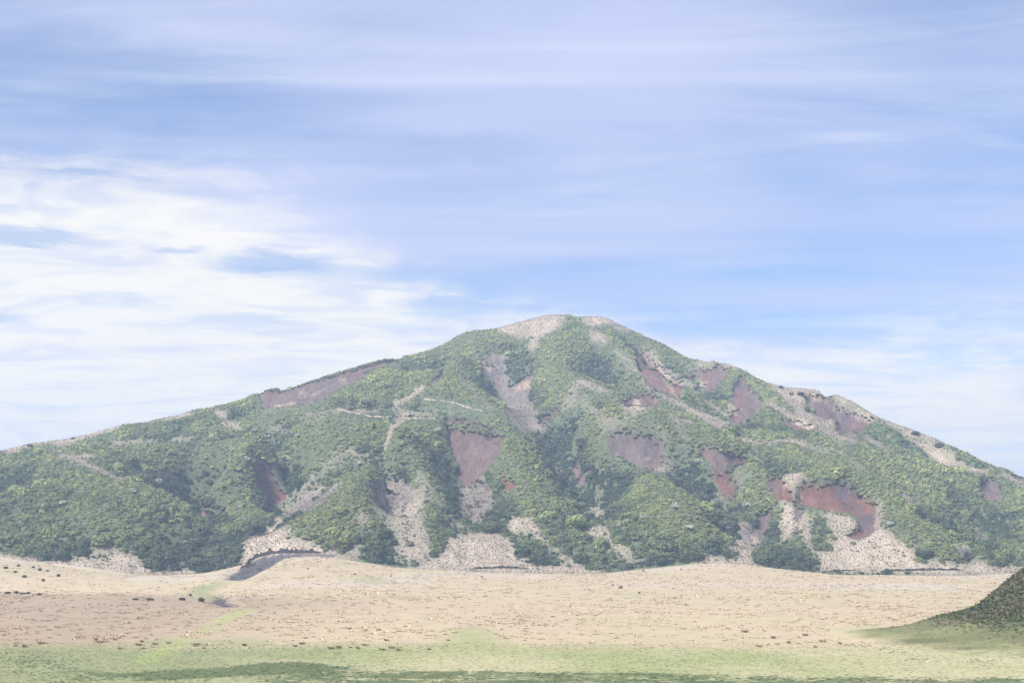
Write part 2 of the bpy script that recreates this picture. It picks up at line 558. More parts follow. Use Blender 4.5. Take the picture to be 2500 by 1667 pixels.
# ---- landslide scars: outlines, redness, carved depth, description
SCARS = [
    (S(2, [(185, 540), (390, 505), (540, 442), (780, 362), (950, 312), (1100, 267), (1230, 240), (1300, 250), (1290, 290), (1080, 360),
           (960, 440), (800, 520), (600, 620), (490, 640), (430, 650), (220, 670)]), .25, 2.5,
     'long brown landslide scar just under the skyline on the left shoulder'),
    (S(2, [(1735, 790), (1850, 780), (2000, 805), (2100, 850), (2210, 920), (2200, 1050), (2130, 1140), (1990, 1150), (1890, 1140),
           (1840, 1130), (1790, 1000), (1770, 880)]), .3, 3.5, 'large fan-shaped brown scar below the pale ridge trail'),
    (S(2, [(1880, 1150), (2090, 1160), (2110, 1250), (2020, 1280), (2000, 1320), (2120, 1330), (2130, 1400), (1990, 1350), (1900, 1350),
           (1850, 1280)]), .2, 1.5, 'broken brown rubble chute directly under the fan-shaped scar'),
    (S(7, [(75, 180), (110, 230), (200, 290), (220, 330), (90, 330)]), .9, 1.2, 'small red wedge scar right of the rubble chute'),
    (S(3, [(1030, 1160), (1090, 1090), (1150, 1080), (1240, 1090), (1380, 1115), (1440, 1170), (1465, 1200), (1470, 1350), (1480, 1380),
           (1400, 1430), (1280, 1400), (1200, 1330), (1060, 1270)]), .25, 3.5,
     'wide brown bowl scar with pale grass clumps at mid slope below the summit'),
    (S(3, [(1790, 1240), (1880, 1225), (2000, 1270), (2200, 1340), (2180, 1390), (2050, 1390), (1960, 1410), (1920, 1380)]), .35, 2.5,
     'slanting brown scar beneath a green ridge, upper of two stacked scars'),
    (S(7, [(1930, 210), (2000, 160), (2130, 160), (2060, 240), (2150, 270), (2130, 400), (2060, 390), (2000, 310)]), .8, 2.0,
     'reddish lower scar of the two stacked one above the other'),
    (S(4, [(250, 1060), (370, 1030), (400, 1150), (470, 1190), (420, 1230), (320, 1220), (270, 1140)]), .7, 2.0,
     'narrow red-brown scar left of the pale grass knob by the biggest scar'),
    (S(4, [(540, 1090), (700, 1080), (860, 1080), (960, 1120), (1000, 1190), (1090, 1250), (1100, 1350), (1120, 1420), (1060, 1470),
           (980, 1535), (880, 1510), (880, 1490), (950, 1430), (920, 1330), (830, 1320), (700, 1300), (470, 1240), (510, 1160)]), .85, 4.0,
     'biggest red scar with a purple lower lobe on the lower right slope'),
    (S(4, [(450, 1280), (530, 1290), (500, 1380), (460, 1390)]), .15, 1.5, 'dark purple cut below the left edge of the biggest red scar'),
    (S(4, [(1940, 1060), (2040, 1060), (2095, 1110), (2090, 1230), (2030, 1240), (1960, 1220), (1940, 1140)]), .2, 2.5,
     'dark purple-brown square scar near the right picture edge'),
    (S(4, [(540, 410), (600, 375), (740, 385), (765, 430), (770, 480), (790, 570), (700, 590), (630, 550), (590, 480)]), .25, 3.0,
     'dark scar at the head of the grassy bowl on the right shoulder'),
    (S(4, [(770, 480), (900, 530), (1080, 580), (1000, 660), (970, 720), (930, 680), (830, 710), (805, 690), (800, 590)]), .35, 2.5,
     'triangular brown scar under the pale rim strip on the right shoulder'),
    (S(4, [(380, 580), (500, 600), (600, 640), (580, 690), (470, 670), (370, 640)]), .4, 2.0,
     'low brown scar hanging under a pale crest on the right shoulder'),
    (S(3, [(1260, 420), (1340, 430), (1450, 530), (1590, 650), (1650, 680), (1640, 750), (1600, 820), (1500, 760), (1440, 750),
           (1350, 670), (1310, 590), (1280, 500)]), .6, 3.0, 'long diagonal red-brown scar right of the summit'),
    (S(3, [(1720, 640), (1790, 550), (1850, 580), (1950, 530), (2060, 560), (2020, 620), (1950, 720), (1900, 770), (1860, 740),
           (1870, 670), (1800, 630), (1740, 660)]), .3, 2.5, 'forked purple scar below the skyline step right of the summit'),
    (S(3, [(2110, 700), (2170, 640), (2235, 690), (2240, 730), (2290, 760), (2350, 830), (2280, 950), (2220, 1000), (2140, 1030),
           (2080, 980), (2150, 900), (2100, 860)]), .35, 2.5, 'tall striped brown scar between two green spurs on the right shoulder'),
    (S(3, [(1140, 840), (1280, 790), (1330, 760), (1450, 820), (1420, 890), (1340, 890), (1200, 890)]), .35, 2.0,
     'small brown scar split by a tan grass strip below the summit'),
    (S(3, [(390, 1060), (450, 980), (580, 890), (580, 930), (480, 1010)]), .4, 1.6, 'thin diagonal scar above the tan valley head'),
    (S(3, [(220, 680), (340, 610), (350, 640), (330, 720), (210, 750)]), .2, 1.5, 'purple patch scar in the upper central gully'),
    (S(2, [(2020, 220), (2080, 280), (2140, 340), (2110, 380), (2050, 300)]), .2, 1.5, 'short dark scar high in the central gully'),
    (S(2, [(1600, 470), (1720, 360), (1730, 390), (1640, 480)]), .3, 1.5, 'thin brown scar slanting above the upper trail'),
    (S(2, [(60, 1100), (130, 1150), (210, 1190), (240, 1280), (270, 1380), (360, 1440), (290, 1510), (230, 1520), (170, 1420),
           (90, 1330), (100, 1200)]), .5, 2.5, 'banded red and blue-grey scar at the head of the left ravine'),
    (S(6, [(1100, 120), (1190, 130), (1240, 160), (1190, 200), (1170, 290), (1130, 210)]), .4, 1.5,
     'small purple and red scar above the tan grass chute'),
    (S(4, [(2170, 1000), (2287, 1036), (2287, 1100), (2230, 1060)]), .2, 1.5, 'dark scar on the skyline at the right picture edge'),
    (S(7, [(690, 130), (770, 120), (820, 180), (800, 290), (760, 280)]), .3, 1.5, 'narrow brown chute scar among the central shrubs'),
    (S(8, [(180, 170), (270, 150), (260, 260), (200, 370), (130, 440), (110, 310)]), .05, 2.0,
     'shaded blue-grey cut left of the green wedge at the foot'),
    (S(5, [(1690, 30), (1760, 10), (1790, 130), (1720, 150)]), .1, 1.5, 'dark gully cut in the scrub of the lower left slope'),
]
scar_id = np.zeros(H.shape, np.int16)
red = np.zeros(H.shape)
carve = np.zeros(H.shape)
for k, (poly, rd, dep, lab) in enumerate(SCARS):
    cxy = np.mean([p_[:2] for p_ in poly], axis=0)
    m = inside([tuple(cxy + 1.12 * (np.array(p_[:2]) - cxy)) for p_ in poly]) & (GY > 548)
    scar_id[m] = k + 1
    red[m] = rd
    lo, hi = min(p[1] for p in poly), max(p[1] for p in poly)
    # deepest at the head wall, running out flush at the toe
    carve = np.where(m, dep * np.clip(1.15 - (PY - lo) / (hi - lo + 1), 0.10, 1) * 2.0, carve)
H = H - blur(carve, 1) * (scar_id > 0) - 0.25 * blur(carve, 2) * (scar_id == 0)
H = H + (scar_id > 0) * 0.9 * fbm(GX, GY * 0.22, 5, 90, 3)

# ---- dry grass on the mountain: outline, cover 0..1
TAN = [
    (S(3, [(0, 205), (300, 125), (520, 78), (640, 78), (660, 160), (580, 180), (560, 240), (420, 280), (380, 400), (340, 420), (330, 370),
           (370, 310), (290, 290), (150, 275), (100, 250)]), .95),
    (S(3, [(790, 110), (890, 90), (1000, 102), (1100, 155), (1100, 190), (1010, 175), (880, 210), (800, 190)]), .8),
    (S(3, [(840, 235), (930, 255), (1030, 290), (1010, 345), (850, 325)]), .7), (S(3, [(1070, 205), (1190, 210), (1200, 235), (1080, 235)]), .8),
    (S(1, [(0, 1045), (250, 985), (620, 940), (870, 875), (1050, 825), (1050, 870), (900, 910), (700, 975), (560, 1030), (420, 1005),
           (200, 1040), (200, 1085), (90, 1090), (0, 1075)]), .75),
    (S(1, [(1050, 825), (1220, 808), (1400, 765), (1600, 732), (1690, 742), (1660, 768), (1450, 800), (1250, 832)]), .95),
    (S(1, [(440, 1078), (520, 1088), (660, 1103), (830, 1098), (830, 1132), (640, 1128), (500, 1112)]), .8),
    (S(1, [(900, 1035), (1040, 992), (1070, 1008), (980, 1050)]), .6),
    (S(1, [(1870, 705), (1980, 705), (1990, 810), (2130, 862), (2090, 895), (1950, 835), (1900, 770)]), .95),
    (S(3, [(0, 450), (140, 440), (120, 650), (60, 720), (100, 900), (230, 1090), (400, 1115), (440, 1050), (370, 1010), (390, 900),
           (300, 830), (340, 740), (350, 600), (200, 720), (60, 750), (0, 700)]), .62),
    (S(3, [(200, 1040), (420, 1040), (440, 1100), (330, 1130), (230, 1090)]), .95),
    (S(3, [(580, 900), (640, 800), (700, 780), (710, 830), (600, 905)]), .8),
    (S(3, [(950, 990), (1050, 985), (1150, 1028), (1130, 1055), (960, 1045)]), .95),
    (S(3, [(1260, 780), (1310, 770), (1280, 880), (1420, 885), (1400, 905), (1280, 950), (1240, 990), (1150, 920), (1130, 860), (1210, 880)]), .85),
    (S(3, [(1235, 455), (1270, 500), (1350, 640), (1310, 645), (1255, 560)]), .8),
    (S(3, [(1640, 865), (1700, 905), (1850, 955), (2060, 1035), (2010, 1115), (1900, 1065), (1750, 975)]), .95),
    (S(3, [(1540, 870), (1600, 980), (1780, 1030), (1780, 1052), (1580, 1025), (1550, 960)]), .7),
    (S(3, [(1700, 560), (1850, 490), (1980, 500), (1880, 560), (1780, 550), (1720, 620)]), .5),
    (S(3, [(1800, 470), (2050, 500), (2180, 550), (2170, 578), (1950, 512)]), .8),
    (S(3, [(1800, 640), (1880, 650), (1860, 740), (1790, 700)]), .8), (S(3, [(2040, 860), (2160, 870), (2150, 965), (2060, 965)]), .8),
    (S(4, [(240, 290), (340, 315), (480, 330), (640, 335), (750, 365), (1000, 480), (1000, 515), (760, 395), (560, 372), (540, 420), (520, 480),
           (600, 540), (700, 590), (770, 580), (800, 620), (800, 700), (840, 740), (900, 680), (950, 740), (960, 795), (850, 762),
           (600, 655), (370, 560), (225, 440), (280, 465), (455, 560), (440, 500), (360, 430), (300, 360)]), .8),
    (S(4, [(1000, 490), (1130, 560), (1260, 610), (1400, 660), (1690, 780), (1690, 815), (1500, 760), (1350, 700), (1100, 590)]), .7),
    (S(4, [(1250, 640), (1330, 650), (1400, 760), (1500, 800), (1650, 840), (1720, 850), (1750, 920), (1850, 970), (2000, 1010),
           (2020, 1042), (1900, 1034), (1700, 992), (1560, 945), (1470, 835), (1400, 785), (1320, 700)]), .95),
    (S(4, [(970, 755), (1040, 720), (1100, 760), (1250, 840), (1240, 860), (1150, 838), (1080, 790)]), .6),
    (S(4, [(370, 1035), (500, 1025), (530, 1100), (470, 1175), (420, 1160), (370, 1090)]), .9),
    (S(4, [(620, 1190), (780, 1180), (780, 1260), (680, 1255)]), .85),
    (S(4, [(320, 1240), (440, 1260), (460, 1390), (430, 1568), (350, 1568), (330, 1380)]), .75),
    (S(8, [(350, 80), (460, 110), (470, 230), (530, 400), (720, 530), (640, 520), (560, 440), (480, 330), (400, 230), (350, 200)]), .9),
    (S(8, [(480, 220), (600, 180), (600, 400), (640, 480), (760, 490), (780, 400), (730, 250), (700, 150), (980, 230), (960, 300),
           (890, 340), (970, 370), (1180, 280), (1300, 360), (1430, 460), (1500, 590), (1500, 660), (700, 660), (640, 610), (700, 560),
           (560, 440)]), .82),
    (S(8, [(1120, 60), (1180, 40), (1180, 250), (1150, 285), (1120, 190)]), .85), (S(8, [(1330, 20), (1440, 10), (1440, 80), (1380, 90)]), .8),
    (S(8, [(1980, 130), (2040, 120), (2030, 200)]), .7), (S(8, [(1930, 300), (2030, 290), (2010, 400), (1930, 380)]), .5),
    (S(8, [(1500, 600), (1650, 572), (1850, 588), (2100, 605), (2350, 600), (2350, 680), (1500, 680)]), .8),
    (S(8, [(1900, 560), (2050, 530), (2080, 600), (1960, 605)]), .6),
    (S(7, [(2050, 840), (2150, 760), (2281, 800), (2330, 980), (2330, 1060), (1700, 1000), (1900, 915), (2180, 940), (2150, 900)]), .85),
    (S(8, [(0, 380), (100, 370), (150, 480), (165, 600), (0, 600)]), .85),
    (S(6, [(1720, 580), (1900, 520), (2050, 500), (2180, 540), (2230, 560), (2230, 860), (1300, 860), (1500, 790), (1640, 720), (1700, 650)]), .88),
    (S(7, [(-60, 690), (130, 770), (230, 860), (310, 990), (420, 1010), (640, 1000), (780, 1000), (820, 1030), (980, 1030), (980, 1070),
           (-60, 1070)]), .88),
    (S(7, [(110, 560), (370, 580), (400, 640), (480, 780), (600, 880), (780, 1005), (640, 995), (560, 880), (440, 800), (380, 730), (160, 700)]), .85),
    (S(7, [(850, 660), (960, 640), (1060, 720), (1180, 880), (1300, 950), (1400, 960), (1180, 990), (1120, 880), (1020, 830), (980, 750), (850, 770)]), .7),
    (S(7, [(820, 480), (1010, 500), (1010, 540), (890, 600)]), .6), (S(7, [(880, 340), (1020, 340), (940, 400)]), .6),
    (S(7, [(1080, 600), (1180, 600), (1180, 660), (1090, 650)]), .6), (S(7, [(1390, 165), (1580, 55), (1620, 110), (1500, 195)]), .7),
    (S(7, [(1920, 200), (1990, 330), (2060, 420), (1960, 380)]), .6), (S(7, [(2080, 220), (2200, 160), (2220, 250), (2150, 290)]), .6),
    (S(6, [(0, 580), (120, 500), (200, 470), (280, 430), (480, 470), (345, 480), (340, 580), (640, 620), (760, 680), (990, 700), (900, 760),
           (400, 760), (0, 860), (-60, 760)]), .9),
    (S(6, [(250, 440), (340, 440), (560, 310), (620, 250), (540, 230), (360, 330), (260, 400)]), .6),
    (S(6, [(480, 130), (550, 40), (600, 60), (560, 100)]), .7),
    (S(6, [(1020, 190), (1170, 310), (1190, 330), (1280, 330), (1480, 300), (1550, 500), (1600, 640), (1500, 790), (1340, 770),
           (1240, 660), (1300, 560), (1200, 400), (1130, 350)]), .62),
    (S(6, [(1300, 100), (1420, 130), (1530, 220), (1500, 300), (1220, 320), (1230, 200)]), .75),
    (S(6, [(930, 380), (980, 340), (1080, 390), (1060, 430), (970, 470)]), .8), (S(6, [(920, 620), (990, 605), (990, 700), (920, 670)]), .85),
    (S(6, [(1900, 480), (1800, 300), (1900, 150), (2080, 200), (2100, 280), (1950, 320)]), .4),
    (S(2, [(2000, 1290), (2100, 1250), (2090, 1330), (2020, 1310)]), .85),
    (S(2, [(230, 1180), (300, 1290), (360, 1420), (330, 1440), (270, 1350), (220, 1260)]), .8),
    (S(2, [(1280, 1360), (1500, 1400), (1560, 1500), (1500, 1568), (1200, 1568), (1220, 1450)]), .7),
    (S(2, [(460, 490), (510, 500), (520, 580), (470, 580)]), .8), (S(2, [(810, 360), (860, 360), (870, 440), (830, 450)]), .8),
    (S(2, [(540, 560), (650, 490), (720, 470), (600, 560)]), .5), (S(2, [(240, 650), (430, 615), (430, 655), (240, 680)]), .6),
    (S(3, [(1310, 1290), (1370, 1250), (1410, 1260), (1390, 1310), (1340, 1310)]), .85), (S(3, [(1250, 1245), (1280, 1240), (1280, 1270), (1250, 1270)]), .9),
    (S(5, [(770, 400), (860, 385), (1000, 435), (1180, 485), (1250, 570), (1000, 540), (900, 470), (780, 450)]), .8),
    (S(5, [(1560, 550), (1700, 610), (1740, 660), (1900, 640), (2050, 560), (2000, 700), (1500, 700)]), .85),
    (S(5, [(-40, 430), (120, 470), (420, 520), (700, 500), (1000, 530), (1300, 580), (1560, 620), (1560, 700), (-40, 700)]), .85),
]
tan = np.zeros(H.shape)
for poly, v in TAN:
    tan[inside(poly)] = v
for pts, wd, v in [
    (S(2, [(1420, 740), (1320, 830), (1270, 880), (1250, 950), (1215, 1000)]), 6, .8),
    (S(2, [(1550, 510), (1450, 580), (1350, 640), (1280, 660)]), 6, .85),
    (S(4, [(780, 450), (900, 510), (1050, 560), (1130, 575)]), 4, .9),
    (S(4, [(2050, 970), (2150, 1050), (2287, 1110)]), 3, .8),
    (S(3, [(770, 840), (830, 880), (930, 960), (1000, 1000)]), 4, .75),
    (S(3, [(1340, 400), (1450, 500), (1590, 640), (1700, 690)]), 4, .6),
    (S(4, [(420, 755), (700, 855), (780, 870)]), 3, .6),
    (S(6, [(270, 420), (420, 300), (560, 200), (760, 130)]), 7, .6),
    (S(6, [(330, 440), (480, 350), (600, 280)]), 5, .7),
    (S(6, [(1480, 0), (1620, 230), (1830, 480)]), 4, .7),
    (S(3, [(1450, 500), (1660, 880), (1720, 920)]), 4, .5),
    (S(3, [(750, 680), (800, 690), (1000, 760)]), 5, .5),
    (S(1, [(600, 1120), (1000, 1300), (1250, 1350)]), 4, .4),
    (S(4, [(0, 740), (180, 790), (420, 760)]), 3, .4),
    (S(2, [(1060, 1120), (880, 1060), (700, 1220), (560, 1340), (400, 1480), (260, 1540)]), 4, .45)]:
    tan[strip(pts, wd + 1.0)] = max(v, .72)
for pts, wd in [([(1500, 850), (1537, 886), (1565, 931), (1607, 959), (1660, 987), (1719, 1018), (1770, 1046)], 3.4),
                ([(1576, 852), (1607, 880), (1646, 922), (1677, 938), (1705, 964), (1747, 995), (1803, 1037)], 3.2),
                ([(1867, 977), (1916, 1010), (1984, 1041), (2060, 1072), (2094, 1081)], 3.8),
                ([(1396, 931), (1416, 976), (1452, 1009), (1480, 1021), (1523, 1031), (1579, 1048), (1621, 1053), (1677, 1066)], 3.6),
                ([(774, 1012), (824, 998), (903, 1003), (993, 1007), (1049, 1010), (1105, 1018), (1161, 1028), (1215, 1048)], 3.8),
                ([(640, 1049), (712, 1029), (774, 1012)], 2.4), ([(281, 1080), (393, 1075), (477, 1067)], 2.4),
                ([(1929, 1075), (2014, 1105), (2075, 1124), (2130, 1145)], 2.6), ([(1761, 1088), (1861, 1118)], 2.4),
                ([(1119, 912), (1160, 960), (1203, 996)], 2.6), ([(660, 996), (740, 982), (796, 963)], 2.2)]:
    m = strip(pts, wd) & (fbm(GX, GY, 11, 390, 3) > -.28)
    tan[m & (scar_id == 0)] = .8
earth = np.zeros(H.shape)                                 # crumbling bare earth between the dry grass
for poly in [S(3, [(0, 450), (140, 440), (120, 650), (60, 720), (100, 900), (230, 1040), (370, 1010), (390, 900), (300, 830), (340, 740), (350, 600),
                   (200, 720), (60, 750), (0, 700)]),
             S(2, [(2040, 250), (2281, 300), (2281, 760), (2180, 560), (2100, 400)]),
             S(6, [(1780, 140), (2100, 150), (2110, 300), (1980, 420), (1880, 470), (1800, 300)]),
             S(6, [(1100, 60), (1420, 100), (1480, 260), (1230, 330), (1150, 250)]),
             S(6, [(250, 420), (560, 180), (760, 130), (700, 220), (560, 330), (340, 440)]),
             S(8, [(0, 220), (130, 260), (200, 380), (120, 470), (0, 420)])]:
    earth[inside(poly)] = 1
    tan[inside(poly) & (tan < .4)] = .55
earth = blur(earth, 2)
streak = sstep(-.05, .45, fbm(GX, GY * .25, 5, 410, 3))
tan_soft = blur(tan, 1)
convex = np.clip((H - blur(H, 9)) / 2.2, -1, 1)

# the mountain's outline on the ground
is_mtn = (GY > 543) & (GY < 1400) & (np.abs(GX) < 900)
is_hill = HH > 0.22

# ---- cover of the plain
CREEK = [S(6, [(-170, 900), (-80, 850), (0, 790), (60, 745), (150, 712), (300, 690), (640, 692), (860, 705), (640, 712), (420, 722), (320, 735), (220, 800), (110, 860),
               (0, 910), (-110, 925)]),
         S(5, [(1790, 870), (1850, 835), (1940, 830), (1960, 870), (2030, 915), (1960, 915), (1880, 890)])]
creek = np.zeros(H.shape, bool)
for poly in CREEK:
    creek |= inside(poly, PX + 2 * fbm(GX, GY, 7, 70, 3), PY + 1.5 * fbm(GX, GY, 7, 80, 3))
creek &= GY < 585
wet = np.zeros(H.shape)
for poly, v in [(S(5, [(860, 1480), (1100, 1475), (1450, 1460), (1760, 1440), (2245, 1395), (2600, 1385), (3000, 1420), (3000, 1490), (2245, 1500),
                       (1800, 1530), (1300, 1560), (1050, 1530)]), .9),
                ([(930, 1631), (1200, 1634), (1500, 1638), (1800, 1648), (2300, 1654), (2560, 1650), (2560, 1700), (700, 1700), (600, 1655)], .66),
                (S(5, [(0, 1300), (400, 1300), (700, 1380), (900, 1420), (1000, 1520), (700, 1600), (0, 1600)]), .42),
                (S(8, [(740, 1160), (900, 1200), (1500, 1330), (2000, 1370), (2350, 1400), (2350, 1460), (1500, 1390), (1100, 1300), (760, 1260)]), .35)]:
    wet[inside(poly, PX, PY)] = v
wet = blur(wet, 2)
green = sstep(224, 194, GY + 5 * fbm(GX, GY, 22, 120, 3))
for poly, v in [([(1000, 1600), (1080, 1560), (1130, 1528), (1180, 1532), (1230, 1570), (1330, 1610)], .8),
                (S(6, [(900, 900), (1080, 880), (1200, 900), (1250, 970), (1000, 960)]), .35),
                (S(5, [(1640, 760), (1820, 720), (1960, 690), (1990, 700), (1820, 770), (1780, 800), (1880, 830), (1760, 870), (1640, 810)]), .8),
                (S(8, [(740, 1150), (900, 1110), (1200, 1095), (1250, 1200), (900, 1190)]), .8),
                (S(7, [(960, 1240), (1250, 1200), (1350, 1240), (1150, 1290)]), .4)]:
    green = np.maximum(green, blur(inside(poly) * v, 2))
path_g = [(612, 1486), (566, 1502), (532, 1515), (526, 1525), (508, 1535), (492, 1546)]
path_h = [(436, 1556), (430, 1567), (412, 1578), (398, 1588), (350, 1612), (335, 1622)]
track = blur(strip(path_g, 3.2) | strip(path_h, 4.5), 1)
patchy = sstep(0.25, 0.62, fbm(GX, GY, 24, 140, 4)) * 0.4 * sstep(430, 260, GY)
green = np.maximum(green, patchy)

# small-scale ground relief
H = H - 0.9 * blur(creek, 1)


def rgb(*v):
    return np.array(v, float)


def lerp(a, b, t):
    return a * (1 - t[..., None]) + b * t[..., None]


tan_c = rgb(.345, .285, .195)
lawn_c = rgb(.225, .245, .115)
cov = np.zeros(H.shape + (3,)) + tan_c
cov = lerp(cov, rgb(.355, .305, .235), sstep(-.2, .5, fbm(GX, GY, 50, 160, 3)) * (GY > 380))
cov = lerp(cov, rgb(.345, .265, .195), sstep(.0, .6, fbm(GX, GY, 30, 170, 4)) * sstep(380, 240, GY) * .7)
straw = rgb(.325, .30, .185)
lw = lerp(np.zeros(H.shape + (3,)) + lawn_c, straw, sstep(-.25, .35, fbm(GX, GY * .6, 34, 180, 4)) * .8)
cov = lerp(cov, lw, green)
cov = lerp(cov, rgb(.255, .20, .145), sstep(-20, -72, GX + 8 * fbm(GX, GY, 40, 370, 3)) * sstep(350, 322, GY) * (1 - green) * .9)  # left swell: browner grass plus lens-corner darkening put into the cover colour
cov = lerp(cov, rgb(.165, .185, .095), sstep(-14, -42, GX + 10 * fbm(GX, GY * .4, 20, 380, 3)) * green * .8)  # greener turf to the left, with lens edge falloff painted in too
cov = lerp(cov, rgb(.25, .30, .09), np.clip(track * 1.3, 0, 1))
cov[creek] = rgb(.075, .072, .075)
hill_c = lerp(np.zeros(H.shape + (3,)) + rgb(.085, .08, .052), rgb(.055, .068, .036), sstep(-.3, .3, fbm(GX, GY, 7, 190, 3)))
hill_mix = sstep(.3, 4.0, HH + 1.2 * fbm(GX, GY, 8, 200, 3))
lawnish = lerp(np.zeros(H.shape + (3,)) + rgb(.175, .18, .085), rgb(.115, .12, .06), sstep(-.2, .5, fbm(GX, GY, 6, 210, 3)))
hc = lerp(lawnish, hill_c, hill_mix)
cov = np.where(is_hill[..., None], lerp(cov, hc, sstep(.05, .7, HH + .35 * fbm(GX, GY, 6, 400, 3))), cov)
mt_c = lerp(np.zeros(H.shape + (3,)) + rgb(.085, .105, .062), rgb(.30, .25, .20), np.clip(blur(tan, 2) * 1.2, 0, 1))
mt_c = lerp(mt_c, rgb(.185, .165, .12), streak * .6 * np.clip(blur(tan, 2) * 1.2, 0, 1))
mt_c = lerp(mt_c, rgb(.130, .108, .105), earth * .85)
cov = np.where((is_mtn & ~creek)[..., None], mt_c, cov)
nz = fbm(GX, GY * .5, 9, 220, 3)
soil = lerp(np.zeros(H.shape + (3,)) + rgb(.108, .088, .086), rgb(.128, .062, .048), np.clip(red + .45 * nz, 0, 1))
soil = lerp(soil, rgb(.074, .067, .076), sstep(.15, .7, fbm(GX, GY * .5, 13, 230, 3) - red * .12))
cov = np.where((scar_id > 0)[..., None], lerp(soil, rgb(.32, .26, .205), np.clip(tan_soft * 1.1, 0, 1) * (tan > 0)), cov)

# ------------------------------------------------------------------ materials
def new_mat(name):
    m = bpy.data.materials.new(name)
    m.use_nodes = True
    m.node_tree.nodes.clear()
    return m, NT(m.node_tree)


def finish(T, shader, disp=None):
    o = T.node('ShaderNodeOutputMaterial')
    T.t.links.new(shader, o.inputs['Surface'])


def ground_material(name, fine, coarse, amount, bump, wet_amount=False, stretch=(1, 1, 1)):
    m, T = new_mat(name)
    at = T.node('ShaderNodeAttribute', attribute_name='cover')
    geo = T.node('ShaderNodeNewGeometry')
    mp_ = T.node('ShaderNodeMapping')
    T.put(mp_.inputs['Vector'], geo.outputs['Position'])
    mp_.inputs['Scale'].default_value = stretch
    p = mp_.outputs[0]
    nf = T.noise(p, fine, 5, .65)
    nc = T.noise(p, coarse, 4, .6)
    v = T.math('ADD', T.math('MULTIPLY', T.math('SUBTRACT', nf, .5), amount * 2.2), T.math('MULTIPLY', T.math('SUBTRACT', nc, .5), amount * 1.6))
    v = T.math('ADD', v, 1.0)
    cc = T.node('ShaderNodeCombineXYZ')
    for k in range(3):
        T.put(cc.inputs[k], v)
    colr = T.mix(1.0, at.outputs['Color'], cc.outputs[0], 'MULTIPLY')
    if wet_amount:
        aw = T.node('ShaderNodeAttribute', attribute_name='wet')
        s = T.math('ADD', aw.outputs['Fac'], T.math('MULTIPLY', T.math('SUBTRACT', T.noise(p, .16, 7, .65, .8), .5), 1.7))
        s = T.math('ADD', s, T.math('MULTIPLY', T.math('SUBTRACT', T.noise(p, .8, 5, .65), .5), 1.3))
        f = T.math('MULTIPLY', T.ramp(s, .42, .66), T.ramp(aw.outputs['Fac'], .02, .2))
        colr = T.mix(T.math('MULTIPLY', f, .92), colr, (.080, .105, .048, 1))
    b = T.node('ShaderNodeBump')
    b.inputs['Strength'].default_value = bump
    b.inputs['Distance'].default_value = .25
    T.put(b.inputs['Height'], nf)
    d = T.node('ShaderNodeBsdfPrincipled')
    T.put(d.inputs['Base Color'], colr)
    d.inputs['Roughness'].default_value = .95
    d.inputs['Specular IOR Level'].default_value = .1
    T.put(d.inputs['Normal'], b.outputs[0])
    finish(T, d.outputs[0])
    return m


MAT_PLAIN = ground_material('grassland_cover', 1.3, .22, .30, .35, True)
MAT_MTN = ground_material('mountain_soil', .9, .2, .70, .9)
MAT_SCAR = ground_material('bare_volcanic_soil', 1.0, .25, .75, 1.0, stretch=(1.6, .35, .8))
MAT_HILL = ground_material('hill_turf', 1.6, .3, .5, .9)


def plant_material(name, source, trans=.25, rough=.7):
    """source: 'instancer' (tint per scattered plant), 'object' (object colour) or a fixed colour."""
    m, T = new_mat(name)
    if source == 'instancer':
        a = T.node('ShaderNodeAttribute', attribute_type='INSTANCER', attribute_name='tint')
        c_ = a.outputs['Color']
    elif source == 'object':
        c_ = T.node('ShaderNodeObjectInfo').outputs['Color']
    else:
        c_ = (*source, 1)
    geo = T.node('ShaderNodeNewGeometry')
    rnd = T.math('MULTIPLY', T.math('ADD', geo.outputs['Random Per Island'], .9), .72)
    cc = T.node('ShaderNodeCombineXYZ')
    for k in range(3):
        T.put(cc.inputs[k], rnd)
    c_ = T.mix(1.0, c_, cc.outputs[0], 'MULTIPLY')
    d = T.node('ShaderNodeBsdfDiffuse')
    T.put(d.inputs['Color'], c_)
    t = T.node('ShaderNodeBsdfTranslucent')
    T.put(t.inputs['Color'], c_)
    mx = T.node('ShaderNodeMixShader')
    mx.inputs[0].default_value = trans
    T.t.links.new(d.outputs[0], mx.inputs[1])
    T.t.links.new(t.outputs[0], mx.inputs[2])
    finish(T, mx.outputs[0])
    return m


MAT_SCRUB = plant_material('scrub_leaves', 'instancer')
MAT_LEAF = plant_material('shrub_leaves', 'object')
MAT_STRAW = plant_material('dry_grass_blades', 'instancer', .35)
MAT_BARK = plant_material('bark', (.10, .085, .07), 0)
MAT_TWIG = plant_material('bare_twigs', (.36, .33, .30), 0)
MAT_PETAL = plant_material('white_blossom', (.50, .52, .45), .3)


def rock_material():
    m, T = new_mat('lava_rock')
    geo = T.node('ShaderNodeNewGeometry')
    nf = T.noise(geo.outputs['Position'], 3.0, 5, .6)
    d = T.node('ShaderNodeBsdfPrincipled')
    T.put(d.inputs['Base Color'], T.mix(nf, (.035, .03, .03, 1), (.13, .11, .10, 1)))
    d.inputs['Roughness'].default_value = .95
    b = T.node('ShaderNodeBump')
    b.inputs['Strength'].default_value = .8
    T.put(b.inputs['Height'], nf)
    T.put(d.inputs['Normal'], b.outputs[0])
    finish(T, d.outputs[0])
    return m


MAT_ROCK = rock_material()


